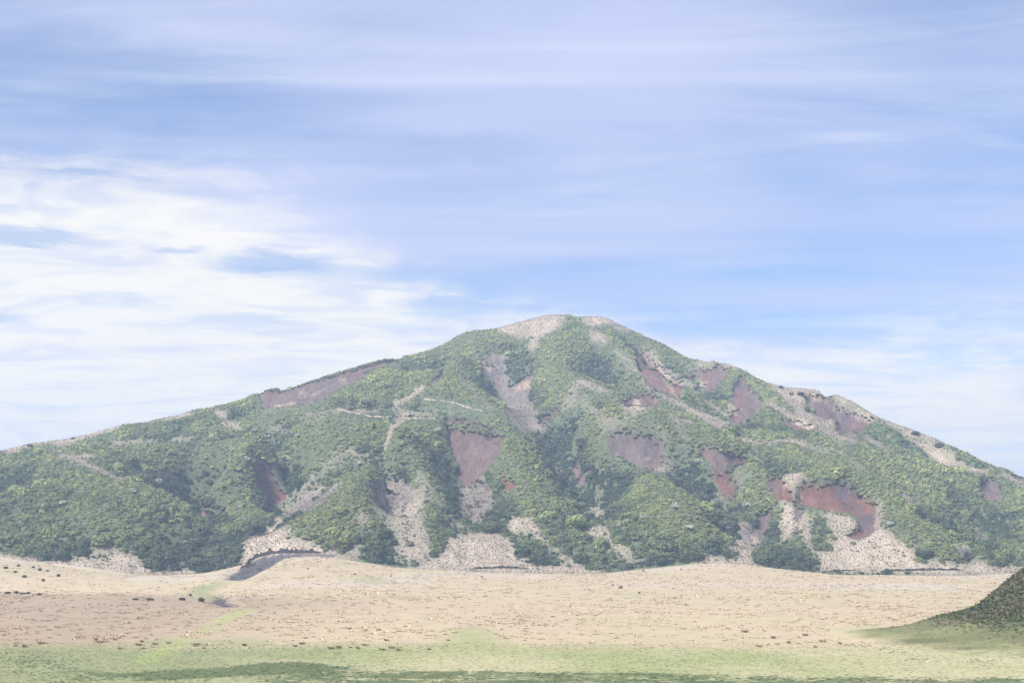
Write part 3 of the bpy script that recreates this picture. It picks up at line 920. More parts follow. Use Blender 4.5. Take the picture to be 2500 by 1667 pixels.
# ------------------------------------------------------------------ mesh building
def mesh_from(name, verts, faces, attrs=None, smooth=False):
    """verts (n,3); faces (m,k) all of one size."""
    me = bpy.data.meshes.new(name)
    verts = np.asarray(verts, np.float32)
    faces = np.asarray(faces, np.int32)
    k = faces.shape[1]
    me.vertices.add(len(verts))
    me.vertices.foreach_set('co', verts.ravel())
    me.loops.add(faces.size)
    me.loops.foreach_set('vertex_index', faces.ravel())
    me.polygons.add(len(faces))
    me.polygons.foreach_set('loop_start', np.arange(0, faces.size, k, dtype=np.int32))
    if smooth:
        me.polygons.foreach_set('use_smooth', np.ones(len(faces), bool))
    for an, (typ, arr) in (attrs or {}).items():
        a = me.attributes.new(an, typ, 'POINT')
        key = 'color' if typ == 'FLOAT_COLOR' else ('vector' if typ == 'FLOAT_VECTOR' else 'value')
        a.data.foreach_set(key, np.asarray(arr, np.int32 if typ == 'INT' else np.float32).ravel())
    me.update(calc_edges=True)
    me.validate()
    return me


def add(name, me, mat=None, parent=None, label=None, category=None, group=None, kind=None):
    o = bpy.data.objects.new(name, me)
    COL.objects.link(o)
    if mat is not None and me is not None and len(me.materials) == 0:
        me.materials.append(mat)
    if parent is not None:
        o.parent = parent
    for k, v in (('label', label), ('category', category), ('group', group), ('kind', kind)):
        if v:
            o[k] = v
    return o


cls = np.zeros(H.shape, np.int16)
cls[is_hill] = 2
cls[is_mtn] = 1
cls[creek] = 3
cls = np.where((scar_id > 0) & is_mtn & ~creek, 10 + scar_id, cls)
quads = np.stack([np.arange(NXg - 1)[:, None] * NYg + np.arange(NYg - 1)[None, :]], -1).reshape(-1)
quads = np.stack([quads, quads + NYg, quads + NYg + 1, quads + 1], 1)
fc = cls.ravel()[quads]
fcls = np.where((fc[:, 0] == fc[:, 1]) | (fc[:, 0] == fc[:, 2]) | (fc[:, 0] == fc[:, 3]), fc[:, 0],
                np.where((fc[:, 1] == fc[:, 2]) | (fc[:, 1] == fc[:, 3]), fc[:, 1], fc[:, 2]))
ALLV = np.stack([GX, GY, H], -1).reshape(-1, 3)
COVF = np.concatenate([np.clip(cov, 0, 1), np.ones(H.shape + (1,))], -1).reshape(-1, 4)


def terrain_part(code, name, mat, **kw):
    f = quads[fcls == code]
    if len(f) == 0:
        return None
    used, inv = np.unique(f.ravel(), return_inverse=True)
    me = mesh_from(name, ALLV[used], inv.reshape(-1, 4),
                   {'cover': ('FLOAT_COLOR', COVF[used]), 'wet': ('FLOAT', wet.ravel()[used])}, smooth=True)
    return add(name, me, mat, **kw)


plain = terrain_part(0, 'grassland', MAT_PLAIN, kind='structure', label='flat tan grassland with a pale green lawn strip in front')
mountain = terrain_part(1, 'mountain', MAT_MTN, kind='structure', label='broad green mountain with landslide scars under a cloudy sky')
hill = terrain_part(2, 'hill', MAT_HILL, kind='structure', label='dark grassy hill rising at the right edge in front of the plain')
creek_bed = terrain_part(3, 'dry_creek_bed', MAT_SCAR, kind='structure', label='dark ash bed of a dry creek curving from the ravine mouth')
for k in range(len(SCARS)):
    terrain_part(11 + k, 'landslide_scar', MAT_SCAR, parent=mountain, label=SCARS[k][3])

# ------------------------------------------------------------------ sight line on the ground
def hit(px, py, lo=135.0, hi=1030.0):
    d = np.arange(lo, hi, 1.0)
    x, y, z = px_to_world(np.full(len(d), px), np.full(len(d), py), d)
    below_ = z <= sample(H, x, y)
    k = int(np.argmax(below_)) if below_.any() else len(d) - 1
    k = max(k, 1)
    a, b = d[k - 1], d[k]
    for _ in range(8):
        m_ = (a + b) / 2
        x, y, z = px_to_world(px, py, m_)
        if z <= sample(H, np.array([float(x)]), np.array([m_]))[0]:
            b = m_
        else:
            a = m_
    x, y, z = px_to_world(px, py, b)
    return float(x), float(b), float(sample(H, np.array([float(x)]), np.array([b]))[0])


# ------------------------------------------------------------------ trails along the crests
def ribbon(name, pts, width, colour, label, lift=.25, mat=None, crest=None):
    q_ = densify([p[:2] for p in pts], 9)
    if crest is not None:
        cr = np.array(crest, float)
        dd = depth0(q_[:, 0], q_[:, 1], np.interp(q_[:, 0], cr[:, 0], cr[:, 2]) * 1.12)
        W = np.stack(px_to_world(q_[:, 0], q_[:, 1], dd), 1)
        for k in range(len(W)):
            ys_ = W[k, 1] + np.arange(-28, 30, 1.0)
            xs_ = W[k, 0] * ys_ / W[k, 1]
            sl = (sample(H, xs_, ys_) - EYE) / ys_
            sl = sl - .00004 * np.abs(ys_ - W[k, 1]) - .002 * (ys_ - W[k, 1] > 0) * (ys_ - W[k, 1]) / 10
            j = int(np.argmax(sl))
            W[k, :2] = xs_[j], ys_[j]
        W[:, 1] = np.convolve(np.pad(W[:, 1], 3, 'edge'), np.ones(7) / 7, 'valid') - 3.2
    else:
        W = np.array([hit(a, b + 3) for a, b in q_])
    # drop points that jumped to another slope
    good = [0]
    for k in range(1, len(W)):
        if abs(W[k, 1] - W[good[-1], 1]) < 45:
            good.append(k)
    W = W[good]
    W[:, 1] = np.convolve(np.pad(W[:, 1], 2, 'edge'), np.ones(5) / 5, 'valid')
    W[:, 0] = np.convolve(np.pad(W[:, 0], 2, 'edge'), np.ones(5) / 5, 'valid')
    tg = np.gradient(W[:, :2], axis=0)
    tg /= np.linalg.norm(tg, axis=1)[:, None] + 1e-9
    nr = np.stack([-tg[:, 1], tg[:, 0]], 1)
    wv = width * (.7 + .6 * vnoise(W[:, 0], W[:, 1], 5, 5))
    V = []
    for s in (-1, -.33, .33, 1):
        xy = W[:, :2] + nr * (s * wv / 2)[:, None]
        z = sample(H, xy[:, 0], xy[:, 1]) + lift * (1 - .9 * abs(s) ** 3) + .02
        V.append(np.column_stack([xy, z]))
    V = np.stack(V, 1).reshape(-1, 3)
    m_ = len(W)
    fcs = [[4 * i + j, 4 * i + j + 1, 4 * i + j + 5, 4 * i + j + 4] for i in range(m_ - 1) for j in range(3)]
    cc = np.tile(np.array([*colour, 1.0]), (len(V), 1))
    me = mesh_from(name, V, fcs, {'cover': ('FLOAT_COLOR', cc)}, smooth=True)
    add(name, me, mat or MAT_MTN, kind='structure', label=label)
    return W


TRAILS = [
    ribbon('footpath', S(2, [(790, 704), (900, 702), (1080, 714), (1400, 730), (1600, 740), (1790, 766)]), 4.2,
           (.36, .30, .235), 'pale tan footpath running along the front crest above the fan-shaped scar', crest=crest_front),
    ribbon('footpath', S(2, [(1530, 612), (1600, 612), (1800, 637), (1900, 672), (2000, 706), (2090, 717)]), 1.4,
           (.33, .27, .21), 'short upper tan footpath crossing the green spur above the front crest'),
]

# ------------------------------------------------------------------ plant prototypes
def leaf_quads(P, Nrm, size, rg, jitter=.42):
    """Small bent leaf sprays at points P facing roughly Nrm."""
    n_ = len(P)
    Nn = Nrm + rg.normal(0, jitter, (n_, 3))
    Nn /= np.linalg.norm(Nn, axis=1)[:, None] + 1e-9
    t = np.cross(Nn, rg.normal(0, 1, (n_, 3)))
    t /= np.linalg.norm(t, axis=1)[:, None] + 1e-9
    b = np.cross(Nn, t)
    s = size * rg.uniform(.65, 1.35, n_)[:, None]
    v = np.stack([P - t * s, P + b * s * .6 - Nn * s * .15, P + t * s, P - b * s * .6 - Nn * s * .15], 1)
    return v.reshape(-1, 3), np.arange(4 * n_).reshape(-1, 4)


def shrub_mesh(name, seed, lumps=11, leaves=28, size=.17, flat=.62, mat=None):
    rg = np.random.default_rng(seed)
    P, Q = [], []
    for k in range(lumps):
        a = rg.uniform(0, 2 * math.pi)
        r = .68 * math.sqrt(rg.uniform(0, 1))
        cz = flat * (.95 * math.sqrt(max(0, 1 - r * r)) - .22) + rg.uniform(-.08, .10)
        rr = rg.uniform(.26, .42)
        dv = rg.normal(0, 1, (leaves, 3))
        dv[:, 2] = np.abs(dv[:, 2]) * .9 - .25
        dv /= np.linalg.norm(dv, axis=1)[:, None]
        P.append(np.array([r * math.cos(a), r * math.sin(a), cz]) + dv * rr * np.array([1, 1, .8]))
        Q.append(dv)
    m_ = leaves * 2                                      # skirt down to the ground
    a = rg.uniform(0, 2 * math.pi, m_)
    zz = rg.uniform(-.15, .35, m_)
    rad = .82 + rg.uniform(-.15, .1, m_)
    P.append(np.stack([rad * np.cos(a), rad * np.sin(a), zz * flat], 1))
    Q.append(np.stack([np.cos(a), np.sin(a), a * 0 + .3], 1))
    v, f = leaf_quads(np.concatenate(P), np.concatenate(Q), size, rg)
    # inner mass of twigs and old leaves
    cv, cf = [], []
    for i in range(5):
        for j in range(8):
            th, ph = i / 4 * math.pi / 2, j / 8 * 2 * math.pi
            cv.append((.72 * math.cos(th) * math.cos(ph), .72 * math.cos(th) * math.sin(ph), flat * .8 * math.sin(th) - .15 * (i == 0)))
    for i in range(4):
        for j in range(8):
            cf.append((i * 8 + j, i * 8 + (j + 1) % 8, (i + 1) * 8 + (j + 1) % 8, (i + 1) * 8 + j))
    o = len(v)
    me = mesh_from(name, np.concatenate([v, np.array(cv)]), np.concatenate([f, np.array(cf) + o]))
    if mat:
        me.materials.append(mat)
    return me


def tuft_mesh(name, seed, blades=13, lean=.45, width=.10, mat=None):
    rg = np.random.default_rng(seed)
    V, Fc = [], []
    for k in range(blades):
        a = rg.uniform(0, 2 * math.pi)
        r0 = .28 * math.sqrt(rg.uniform())
        h = rg.uniform(.55, 1.0)
        l = lean * rg.uniform(.2, 1.1)
        o = np.array([r0 * math.cos(a), r0 * math.sin(a), -.05])
        d = np.array([math.cos(a), math.sin(a), 0])
        s = np.array([-math.sin(a + rg.uniform(-1, 1)), math.cos(a), 0]) * width
        m_ = o + d * l * .45 + np.array([0, 0, h * .6])
        tp = o + d * l + np.array([0, 0, h])
        b = len(V)
        V += [o - s * .7, o + s * .7, m_ + s, m_ - s, tp + s * .25, tp - s * .25]
        Fc += [(b, b + 1, b + 2, b + 3), (b + 3, b + 2, b + 4, b + 5)]
    me = mesh_from(name, np.array(V), np.array(Fc))
    if mat:
        me.materials.append(mat)
    return me


def proto_collection(name, meshes):
    c_ = bpy.data.collections.new(name)
    for k, me in enumerate(meshes):
        c_.objects.link(bpy.data.objects.new('%s_%d' % (name, k), me))
    return c_


scrub_protos = proto_collection('scrub_kind', [shrub_mesh('scrub_plant', 300 + k, mat=MAT_SCRUB, lumps=9 + k, flat=.55 + .05 * k) for k in range(5)])
tuft_protos = proto_collection('tuft_kind', [tuft_mesh('grass_tuft', 400 + k, mat=MAT_STRAW) for k in range(4)])


def scatter(name, P, scale, rot, tint, coll, nvar, label=None, parent=None):
    me = bpy.data.meshes.new(name)
    me.vertices.add(len(P))
    me.vertices.foreach_set('co', np.asarray(P, np.float32).ravel())
    for an, typ, arr in (('scl', 'FLOAT_VECTOR', scale), ('rot', 'FLOAT_VECTOR', rot),
                         ('tint', 'FLOAT_COLOR', np.concatenate([tint, np.ones((len(P), 1))], 1)),
                         ('vid', 'INT', rng.integers(0, nvar, len(P)))):
        a = me.attributes.new(an, typ, 'POINT')
        key = 'color' if typ == 'FLOAT_COLOR' else ('vector' if typ == 'FLOAT_VECTOR' else 'value')
        a.data.foreach_set(key, np.asarray(arr, np.int32 if typ == 'INT' else np.float32).ravel())
    ng = bpy.data.node_groups.new(name + '_nodes', 'GeometryNodeTree')
    ng.interface.new_socket('Geometry', in_out='INPUT', socket_type='NodeSocketGeometry')
    ng.interface.new_socket('Geometry', in_out='OUTPUT', socket_type='NodeSocketGeometry')
    nd, ln = ng.nodes, ng.links
    gi, go = nd.new('NodeGroupInput'), nd.new('NodeGroupOutput')
    ci = nd.new('GeometryNodeCollectionInfo')
    ci.inputs['Collection'].default_value = coll
    ci.inputs['Separate Children'].default_value = True
    ci.inputs['Reset Children'].default_value = True
    ip = nd.new('GeometryNodeInstanceOnPoints')
    ip.inputs['Pick Instance'].default_value = True

    def attr(nm, typ):
        a = nd.new('GeometryNodeInputNamedAttribute')
        a.data_type = typ
        a.inputs['Name'].default_value = nm
        return a.outputs['Attribute']
    er = nd.new('FunctionNodeEulerToRotation')
    ln.new(attr('rot', 'FLOAT_VECTOR'), er.inputs[0])
    ln.new(gi.outputs[0], ip.inputs['Points'])
    ln.new(ci.outputs[0], ip.inputs['Instance'])
    ln.new(attr('vid', 'INT'), ip.inputs['Instance Index'])
    ln.new(er.outputs[0], ip.inputs['Rotation'])
    ln.new(attr('scl', 'FLOAT_VECTOR'), ip.inputs['Scale'])
    ln.new(ip.outputs[0], go.inputs[0])
    o = add(name, me, kind='stuff', label=label, parent=parent)
    md = o.modifiers.new('scatter', 'NODES')
    md.node_group = ng
    return o


def cells(x0, x1, y0, y1, s):
    a, b = np.meshgrid(np.arange(x0, x1, s), np.arange(y0, y1, s), indexing='ij')
    a, b = a.ravel(), b.ravel()
    return a + rng.uniform(-.5, .5, len(a)) * s, b + rng.uniform(-.5, .5, len(b)) * s


def near_val(f, x, y):
    i, j = gidx(x, y)
    i = np.where(x - gx[i] > gx[np.minimum(i + 1, NXg - 1)] - x, i + 1, i)
    j = np.where(y - gy[j] > gy[np.minimum(j + 1, NYg - 1)] - y, j + 1, j)
    return f[i, j]


def in_wedge(x, y, m_=1.12):
    return np.abs(x) < y * 1250 / F * m_ + 6


# ------------------------------------------------------------------ scrub on the mountain
sx, sy = cells(-345, 345, 546, 1000, 1.4)
gxs, gys = np.gradient(H, gx, gy)
SLOPE = np.hypot(gxs, gys)
thick = np.clip(.36 + .60 * blur(SLOPE, 2), 0, 1)
dsx = np.interp(1250 + F * sx / sy, SKY_D[:, 0], SKY_D[:, 1])
t_here = .55 * near_val(tan, sx, sy) + .45 * sample(blur(tan, 3), sx, sy)
keepm = in_wedge(sx, sy) & ~near_val(creek, sx, sy) & (sy < dsx + 40) & (near_val(scar_id, sx, sy) == 0) & (rng.uniform(size=len(sx)) > t_here * 1.10) & (rng.uniform(size=len(sx)) < near_val(thick, sx, sy))
for W in TRAILS:
    for k in range(0, len(W), 1):
        near_t = (np.abs(sx - W[k, 0]) < 3.0) & (sy - W[k, 1] < 3.0) & (sy - W[k, 1] > -8.0)
        keepm &= ~near_t
bare = (tan > .5) | (scar_id > 0)
front = bare.copy()
for d_ in range(1, 6):
    front[:, :-d_] |= bare[:, d_:]
in_front = near_val(front, sx, sy)
gap_n = fbm(sx, sy, 16, 240, 3)
keepm &= rng.uniform(size=len(sx)) > .55 * sstep(.15, .55, gap_n)
sx, sy, t_here, in_front = sx[keepm], sy[keepm], t_here[keepm], in_front[keepm]
sz = sample(H, sx, sy)
up_frac = np.clip((sy - 545) / (np.interp(1250 + F * sx / sy, SKY_D[:, 0], SKY_D[:, 1]) - 545), 0, 1)
cvx = .6 * sample(convex, sx, sy) + .6 * np.clip(sample(H - blur(H, 24), sx, sy) / 6.0, -1, 1)
big = fbm(sx, sy, 26, 250, 3)
rad = (.85 + .3 * big + rng.gamma(1.3, .40, len(sx))) * (1.15 - .38 * up_frac) * (1 - .35 * np.clip(cvx, 0, 1)) * (1 - .35 * (t_here > .3))
rad = rad * np.where(in_front, .5, 1.0)
tall = rng.uniform(.75, 1.2, len(sx)) * (1.1 - .25 * np.clip(cvx, 0, 1))
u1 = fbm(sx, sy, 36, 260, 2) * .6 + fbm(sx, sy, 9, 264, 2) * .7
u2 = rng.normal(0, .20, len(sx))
leaf_tone = np.clip(.40 + .6 * u1 + .7 * cvx + u2, 0, 1)  # leaf colour: paler on crests, darker in hollows, patchy elsewhere
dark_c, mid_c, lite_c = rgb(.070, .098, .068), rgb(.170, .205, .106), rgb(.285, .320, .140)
tint = np.where((leaf_tone < .5)[:, None], lerp(np.zeros((len(sx), 3)) + dark_c, mid_c, leaf_tone * 2), lerp(np.zeros((len(sx), 3)) + mid_c, lite_c, leaf_tone * 2 - 1))
tint = tint * (.84 + .55 * up_frac)[:, None]  # bright veil over the upper slopes is put into the leaf tint
in_tan = t_here > .25
tint[in_tan] = tint[in_tan] * .35 + rgb(.235, .215, .155) * .65
greyish = rng.uniform(size=len(sx)) < .10
tint[greyish] = tint[greyish] * .5 + rgb(.15, .15, .12) * .5
scl = np.stack([rad * rng.uniform(.85, 1.2, len(sx)), rad * rng.uniform(.85, 1.2, len(sx)), rad * tall], 1)
rot = np.stack([rng.normal(0, .12, len(sx)), rng.normal(0, .12, len(sx)), rng.uniform(0, 6.28, len(sx))], 1)
PS = np.stack([sx, sy, sz - .12 * rad], 1)

# torn turf hanging over the scar head walls; overhang shade put into its dark tint
edge_in = np.zeros(H.shape, bool)
edge_in[:, :-1] |= (scar_id[:, 1:] == 0) & (scar_id[:, :-1] > 0)
edge_in &= VIS
ei, ej = np.where(edge_in)
ne = len(ei)
ex, ey = gx[ei] + rng.uniform(-.6, .6, ne), gy[ej] + rng.uniform(.2, .6, ne)
er = rng.uniform(.38, .62, ne)
RIM = (np.stack([ex, ey, sample(H, ex, ey) + .35], 1), np.stack([er * 2.0, er, er * 1.0], 1),
       np.stack([0 * ex, 0 * ex, rng.uniform(-.3, .3, ne)], 1),
       lerp(np.zeros((ne, 3)) + rgb(.030, .028, .026), rgb(.065, .07, .045), rng.uniform(0, 1, ne)))

# the largest that show become shrubs of their own
ppx, ppy = world_to_px(sx, sy, sz)
seen = near_val(VIS, sx, sy) & (ppx > 20) & (ppx < 2480)
score = np.where(seen, rad / sy * (1 + .3 * rng.uniform(size=len(sx))), 0)
pick = np.zeros(len(sx), bool)
pick[np.argsort(-score)[:260]] = True
scatter('scrub', np.concatenate([PS[~pick], RIM[0]]), np.concatenate([scl[~pick], RIM[1]]), np.concatenate([rot[~pick], RIM[2]]),
        np.concatenate([tint[~pick], RIM[3]]), scrub_protos, 5, 'dense low green scrub covering the mountain slopes')
AREAS = [(0, 560, 'on the lower left slope'), (560, 1150, 'left of centre on the lower slope'),
         (1150, 1750, 'on the central lower slope'), (1750, 2500, 'on the lower right slope')]
shrub_meshes = [shrub_mesh('shrub_leaves', 500 + k, lumps=12 + k, leaves=34, size=.13, mat=MAT_LEAF, flat=.6 + .05 * k) for k in range(5)]
for k in np.where(pick)[0]:
    o = add('shrub', shrub_meshes[int(k) % 5])
    o.location = PS[k]
    o.rotation_euler = rot[k]
    o.scale = scl[k] * 1.15
    o.color = (*tint[k], 1)
    ar = next(a for a in AREAS if a[0] <= ppx[k] <= a[1])
    o['label'] = 'large rounded green shrub standing out of the scrub ' + ar[2]
    o['category'] = 'shrub'
    o['group'] = 'large shrubs ' + ar[2]

# ------------------------------------------------------------------ dry grass
def grass_tint(n_, base_, var=.16):
    return np.clip(np.asarray(base_) * (1 + rng.normal(0, var, n_))[:, None], .02, .9)


gx1, gy1 = cells(-345, 345, 520, 990, 1.25)
tt = near_val(tan, gx1, gy1)
dsx = np.interp(1250 + F * gx1 / gy1, SKY_D[:, 0], SKY_D[:, 1])
k1 = in_wedge(gx1, gy1) & (gy1 < dsx + 25) & (rng.uniform(size=len(gx1)) < (tt * 1.1 + .05) * (1 - .5 * near_val(earth, gx1, gy1))) & (gy1 > 543) & ~near_val(creek, gx1, gy1)
gx1, gy1 = gx1[k1], gy1[k1]
rim = np.zeros(H.shape, bool)
for d_ in (1, 2):
    rim[:, d_:] |= (scar_id[:, :-d_] > 0)
rim &= (scar_id == 0) & is_mtn & VIS
ri, rj = np.where(rim)
rx_ = gx[ri] + rng.uniform(-.6, .6, len(ri))
ry_ = gy[rj] + rng.uniform(-.9, .1, len(ri))
n_rim = len(ri)
gx1, gy1 = np.concatenate([gx1, rx_]), np.concatenate([gy1, ry_])
n1 = len(gx1)
h1 = rng.uniform(.3, .7, n1)
tint1 = lerp(np.zeros((n1, 3)) + rgb(.37, .315, .255), rgb(.28, .235, .19), rng.uniform(0, 1, n1)) * rng.uniform(.85, 1.12, n1)[:, None]
sk = near_val(streak, gx1, gy1) * rng.uniform(.2, 1, n1)
tint1 = lerp(tint1, rgb(.20, .19, .14), sk * .75)
tint1 = tint1 * (1 - .25 * near_val(earth, gx1, gy1))[:, None]
rim_dark = rng.uniform(size=n_rim) < .45
olive = rng.uniform(size=n1) < .10 + .25 * sstep(.0, .5, fbm(gx1, gy1, 10, 360, 3))
tint1[olive] = tint1[olive] * .45 + rgb(.12, .13, .085) * .55
tint1[-n_rim:][rim_dark] = rgb(.10, .085, .06) * rng.uniform(.5, 1.3, rim_dark.sum())[:, None]  # root and soil brown, darkened to paint in the shade of the overhang
h1[-n_rim:] *= .8
scatter('dry_mountain_grass', np.stack([gx1, gy1, sample(H, gx1, gy1)], 1), np.stack([h1, h1, h1], 1),
        np.stack([n1 * [0], n1 * [0], rng.uniform(0, 6.28, n1)], 1), tint1, tuft_protos, 4, 'tall dry tan grass in patches on the mountain')

a, b = cells(-345, 345, 546, 990, 1.9)
dsx = np.interp(1250 + F * a / b, SKY_D[:, 0], SKY_D[:, 1])
kk = in_wedge(a, b) & (b < dsx + 20) & (near_val(scar_id, a, b) == 0) & (near_val(tan, a, b) < .3) & ~near_val(creek, a, b)
a, b = a[kk], b[kk]
ng_ = len(a)
hg = rng.uniform(.4, .9, ng_)
tg_ = lerp(np.zeros((ng_, 3)) + rgb(.105, .135, .072), rgb(.215, .22, .125), sstep(-.1, .6, fbm(a, b, 12, 350, 3) + rng.normal(0, .2, ng_)))
scatter('green_mountain_grass', np.stack([a, b, sample(H, a, b)], 1), np.stack([hg * 1.5, hg * 1.5, hg], 1),
        np.stack([ng_ * [0], ng_ * [0], rng.uniform(0, 6.28, ng_)], 1), tg_ * rng.uniform(.75, 1.2, ng_)[:, None], tuft_protos, 4,
        'low green grass between the shrubs of the mountain')

parts = []
for y0, y1, s in ((192, 300, .95), (300, 420, 1.2), (420, 546, 1.35)):
    a, b = cells(-y1 * .4, y1 * .4, y0, y1, s)
    parts.append(np.stack([a, b, np.full(len(a), s)], 1))
gp = np.concatenate(parts)
a, b = gp[:, 0], gp[:, 1]
gr_here = near_val(np.clip(green + track * 1.5, 0, 1), a, b)
dens = (1 - gr_here) * sstep(196, 222, b + 8 * fbm(a, b, 18, 270, 3)) * np.where(near_val(creek, a, b), .5, 1.0) * (near_val(HH, a, b) < .25)
kk = in_wedge(a, b, 1.08) & (rng.uniform(size=len(a)) < dens * (.05 + .2 * sstep(-.1, .5, fbm(a, b, 7, 310, 3))))
gp, a, b = gp[kk], a[kk], b[kk]
n2 = len(a)
h2 = rng.uniform(.10, .26, n2) * (.8 + .5 * sstep(-.2, .6, fbm(a, b, 20, 280, 3)))
base2 = sample(cov[..., 0], a, b), sample(cov[..., 1], a, b), sample(cov[..., 2], a, b)
tint2 = np.stack(base2, 1) * 1.55 * (1 + rng.normal(0, .09, n2))[:, None]
red2 = sstep(.1, .6, fbm(a, b, 9, 290, 3)) * sstep(400, 220, b)
tint2 = lerp(tint2, rgb(.44, .33, .24), red2 * .5)
w2 = gp[:, 2] * rng.uniform(.8, 1.3, n2) * 1.1
scatter('dry_grass', np.stack([a, b, sample(H, a, b)], 1), np.stack([w2, w2, h2], 1),
        np.stack([n2 * [0], n2 * [0], rng.uniform(0, 6.28, n2)], 1), tint2, tuft_protos, 4, 'dry tan grass covering the flat plain')

# short turf on the lawn
a, b = cells(-80, 90, 138, 214, .55)
kk = in_wedge(a, b, 1.1) & (near_val(HH, a, b) < .6) & (rng.uniform(size=len(a)) < .35) & (np.hypot((a + 16.8) / 7, (b - 146.4) / 5.2) > 1)
a, b = a[kk], b[kk]
nl = len(a)
tl = np.stack([sample(cov[..., k], a, b) for k in range(3)], 1) * 1.4
wl = sample(wet, a, b) + 1.0 * fbm(a, b, 5, 330, 3)
tl = lerp(tl, rgb(.092, .118, .055), sstep(.25, .5, wl) * (sample(wet, a, b) > .1)) * (1 + rng.normal(0, .14, nl))[:, None]
hl = rng.uniform(.03, .08, nl)
scatter('lawn_grass', np.stack([a, b, sample(H, a, b)], 1), np.stack([hl * 2 + .3, hl * 2 + .3, hl], 1),
        np.stack([nl * [0], nl * [0], rng.uniform(0, 6.28, nl)], 1), np.clip(tl, .02, .9), tuft_protos, 4, 'short pale green turf of the lawn strip')

# coarse grass on the near hill
a, b = cells(45, 130, 170, 300, .62)
hh = sample(HH, a, b)
kk = (hh > .8) & in_wedge(a, b, 1.15) & (rng.uniform(size=len(a)) < .08 + .92 * sstep(1.2, 4.5, hh))
a, b, hh = a[kk], b[kk], hh[kk]
n3 = len(a)
mixh = sstep(-.35, .35, fbm(a, b, 5, 300, 3))
t3 = lerp(np.zeros((n3, 3)) + rgb(.235, .215, .14), rgb(.145, .175, .085), mixh) * rng.uniform(.4, 1.05, n3)[:, None]
low = sstep(4, .8, hh)
t3 = lerp(t3, rgb(.25, .25, .11) * rng.uniform(.7, 1.2, n3)[:, None], low * .85)
h3 = (rng.uniform(.2, .5, n3)) * (1 - .65 * low)
scatter('hill_grass', np.stack([a, b, sample(H, a, b)], 1), np.stack([h3 * 1.2 + .3, h3 * 1.2 + .3, h3], 1),
        np.stack([n3 * [0], n3 * [0], rng.uniform(0, 6.28, n3)], 1), t3, tuft_protos, 4, 'coarse dark grass on the near hill')

# ------------------------------------------------------------------ single plants, rocks and banks
def tube(pts, radii, sides=6):
    pts = np.asarray(pts, float)
    V, Fc = [], []
    for i, (p, r) in enumerate(zip(pts, radii)):
        d = pts[min(i + 1, len(pts) - 1)] - pts[max(i - 1, 0)]
        d = d / (np.linalg.norm(d) + 1e-9)
        a = np.cross(d, (0.3, 1, 0.2))
        a /= np.linalg.norm(a) + 1e-9
        b = np.cross(d, a)
        for k in range(sides):
            t = 2 * math.pi * k / sides
            V.append(p + r * (a * math.cos(t) + b * math.sin(t)))
    for i in range(len(pts) - 1):
        for k in range(sides):
            k2 = (k + 1) % sides
            Fc.append((i * sides + k, i * sides + k2, (i + 1) * sides + k2, (i + 1) * sides + k))
    return np.array(V), np.array(Fc)


def join(parts_):
    V, Fc, o = [], [], 0
    for v, f in parts_:
        V.append(v)
        Fc.append(np.asarray(f) + o)
        o += len(v)
    return np.concatenate(V), np.concatenate(Fc)


def limbs(h, spread, rg, n_l=6, r0=.16, trunk_h=.35):
    out = [tube([(0, 0, -.4), (.05, .02, h * trunk_h * .6), (0, .05, h * trunk_h)], [r0, r0 * .8, r0 * .6])]
    for k in range(n_l):
        a = 2 * math.pi * k / n_l + rg.uniform(-.4, .4)
        e = spread * rg.uniform(.5, .85)
        out.append(tube([(0, .05, h * trunk_h * .9), (e * .5 * math.cos(a), e * .5 * math.sin(a), h * .55),
                         (e * math.cos(a), e * math.sin(a), h * rg.uniform(.7, .9))], [r0 * .5, r0 * .35, r0 * .12], 5))
    return join(out)


def root(name, loc, label, category, group=None):
    e = bpy.data.objects.new(name, None)
    COL.objects.link(e)
    e.location = loc
    e['label'] = label
    e['category'] = category
    if group:
        e['group'] = group
    return e


def crown_mesh(name, w_, h_, seed, lumps=16, leaves=60, leaf=.3, z0=.25):
    rg = np.random.default_rng(seed)
    P, Q = [], []
    for k in range(lumps):
        a, r = rg.uniform(0, 6.28), .72 * math.sqrt(rg.uniform())
        c_ = np.array([r * math.cos(a) * w_ / 2, r * math.sin(a) * w_ / 2,
                       h_ * (z0 + (.78 - z0) * rg.uniform(.15, 1) * math.sqrt(max(.05, 1 - r * r)))])
        rr = rg.uniform(.16, .27) * w_
        dv = rg.normal(0, 1, (leaves, 3))
        dv[:, 2] += .35
        dv /= np.linalg.norm(dv, axis=1)[:, None]
        P.append(c_ + dv * rr * np.array([1, 1, .7]) * rg.uniform(.75, 1.05, (leaves, 1)))
        Q.append(dv)
    v, f = leaf_quads(np.concatenate(P), np.concatenate(Q), leaf, rg)
    return mesh_from(name, v, f), np.concatenate(P), np.concatenate(Q)


def src(sheet, x, y):
    x0, y0, s_ = ZR[sheet]
    return x0 + x / s_, y0 + y / s_, s_


# the yellow-green tree
px, py, s_ = src(7, 745, 690)
L = hit(px, py)
mpx = L[1] / F
W_, H_ = 205 / s_ * mpx, 165 / s_ * mpx
t = root('broadleaf_tree', L, 'round bright yellow-green tree among dark shrubs at the mountain foot', 'tree')
v, f = limbs(H_, W_ * .45, np.random.default_rng(3), 7, .2)
add('trunk', mesh_from('trunk', v, f), MAT_BARK, t)
me, P, Q = crown_mesh('crown', W_, H_, 5, 22, 90, .32, .2)
o = add('crown', me, MAT_LEAF, t)
o.color = (.19, .27, .10, 1)
up = (P[:, 2] > H_ * .5) & (rng.uniform(size=len(P)) < .75)
v, f = leaf_quads(P[up] + Q[up] * .12, Q[up] * .5 + np.array([0, 0, .8]), .26, rng, .4)
add('blossom', mesh_from('blossom', v, f), plant_material('yellow_green_flowers', (.52, .57, .30), .3), t)

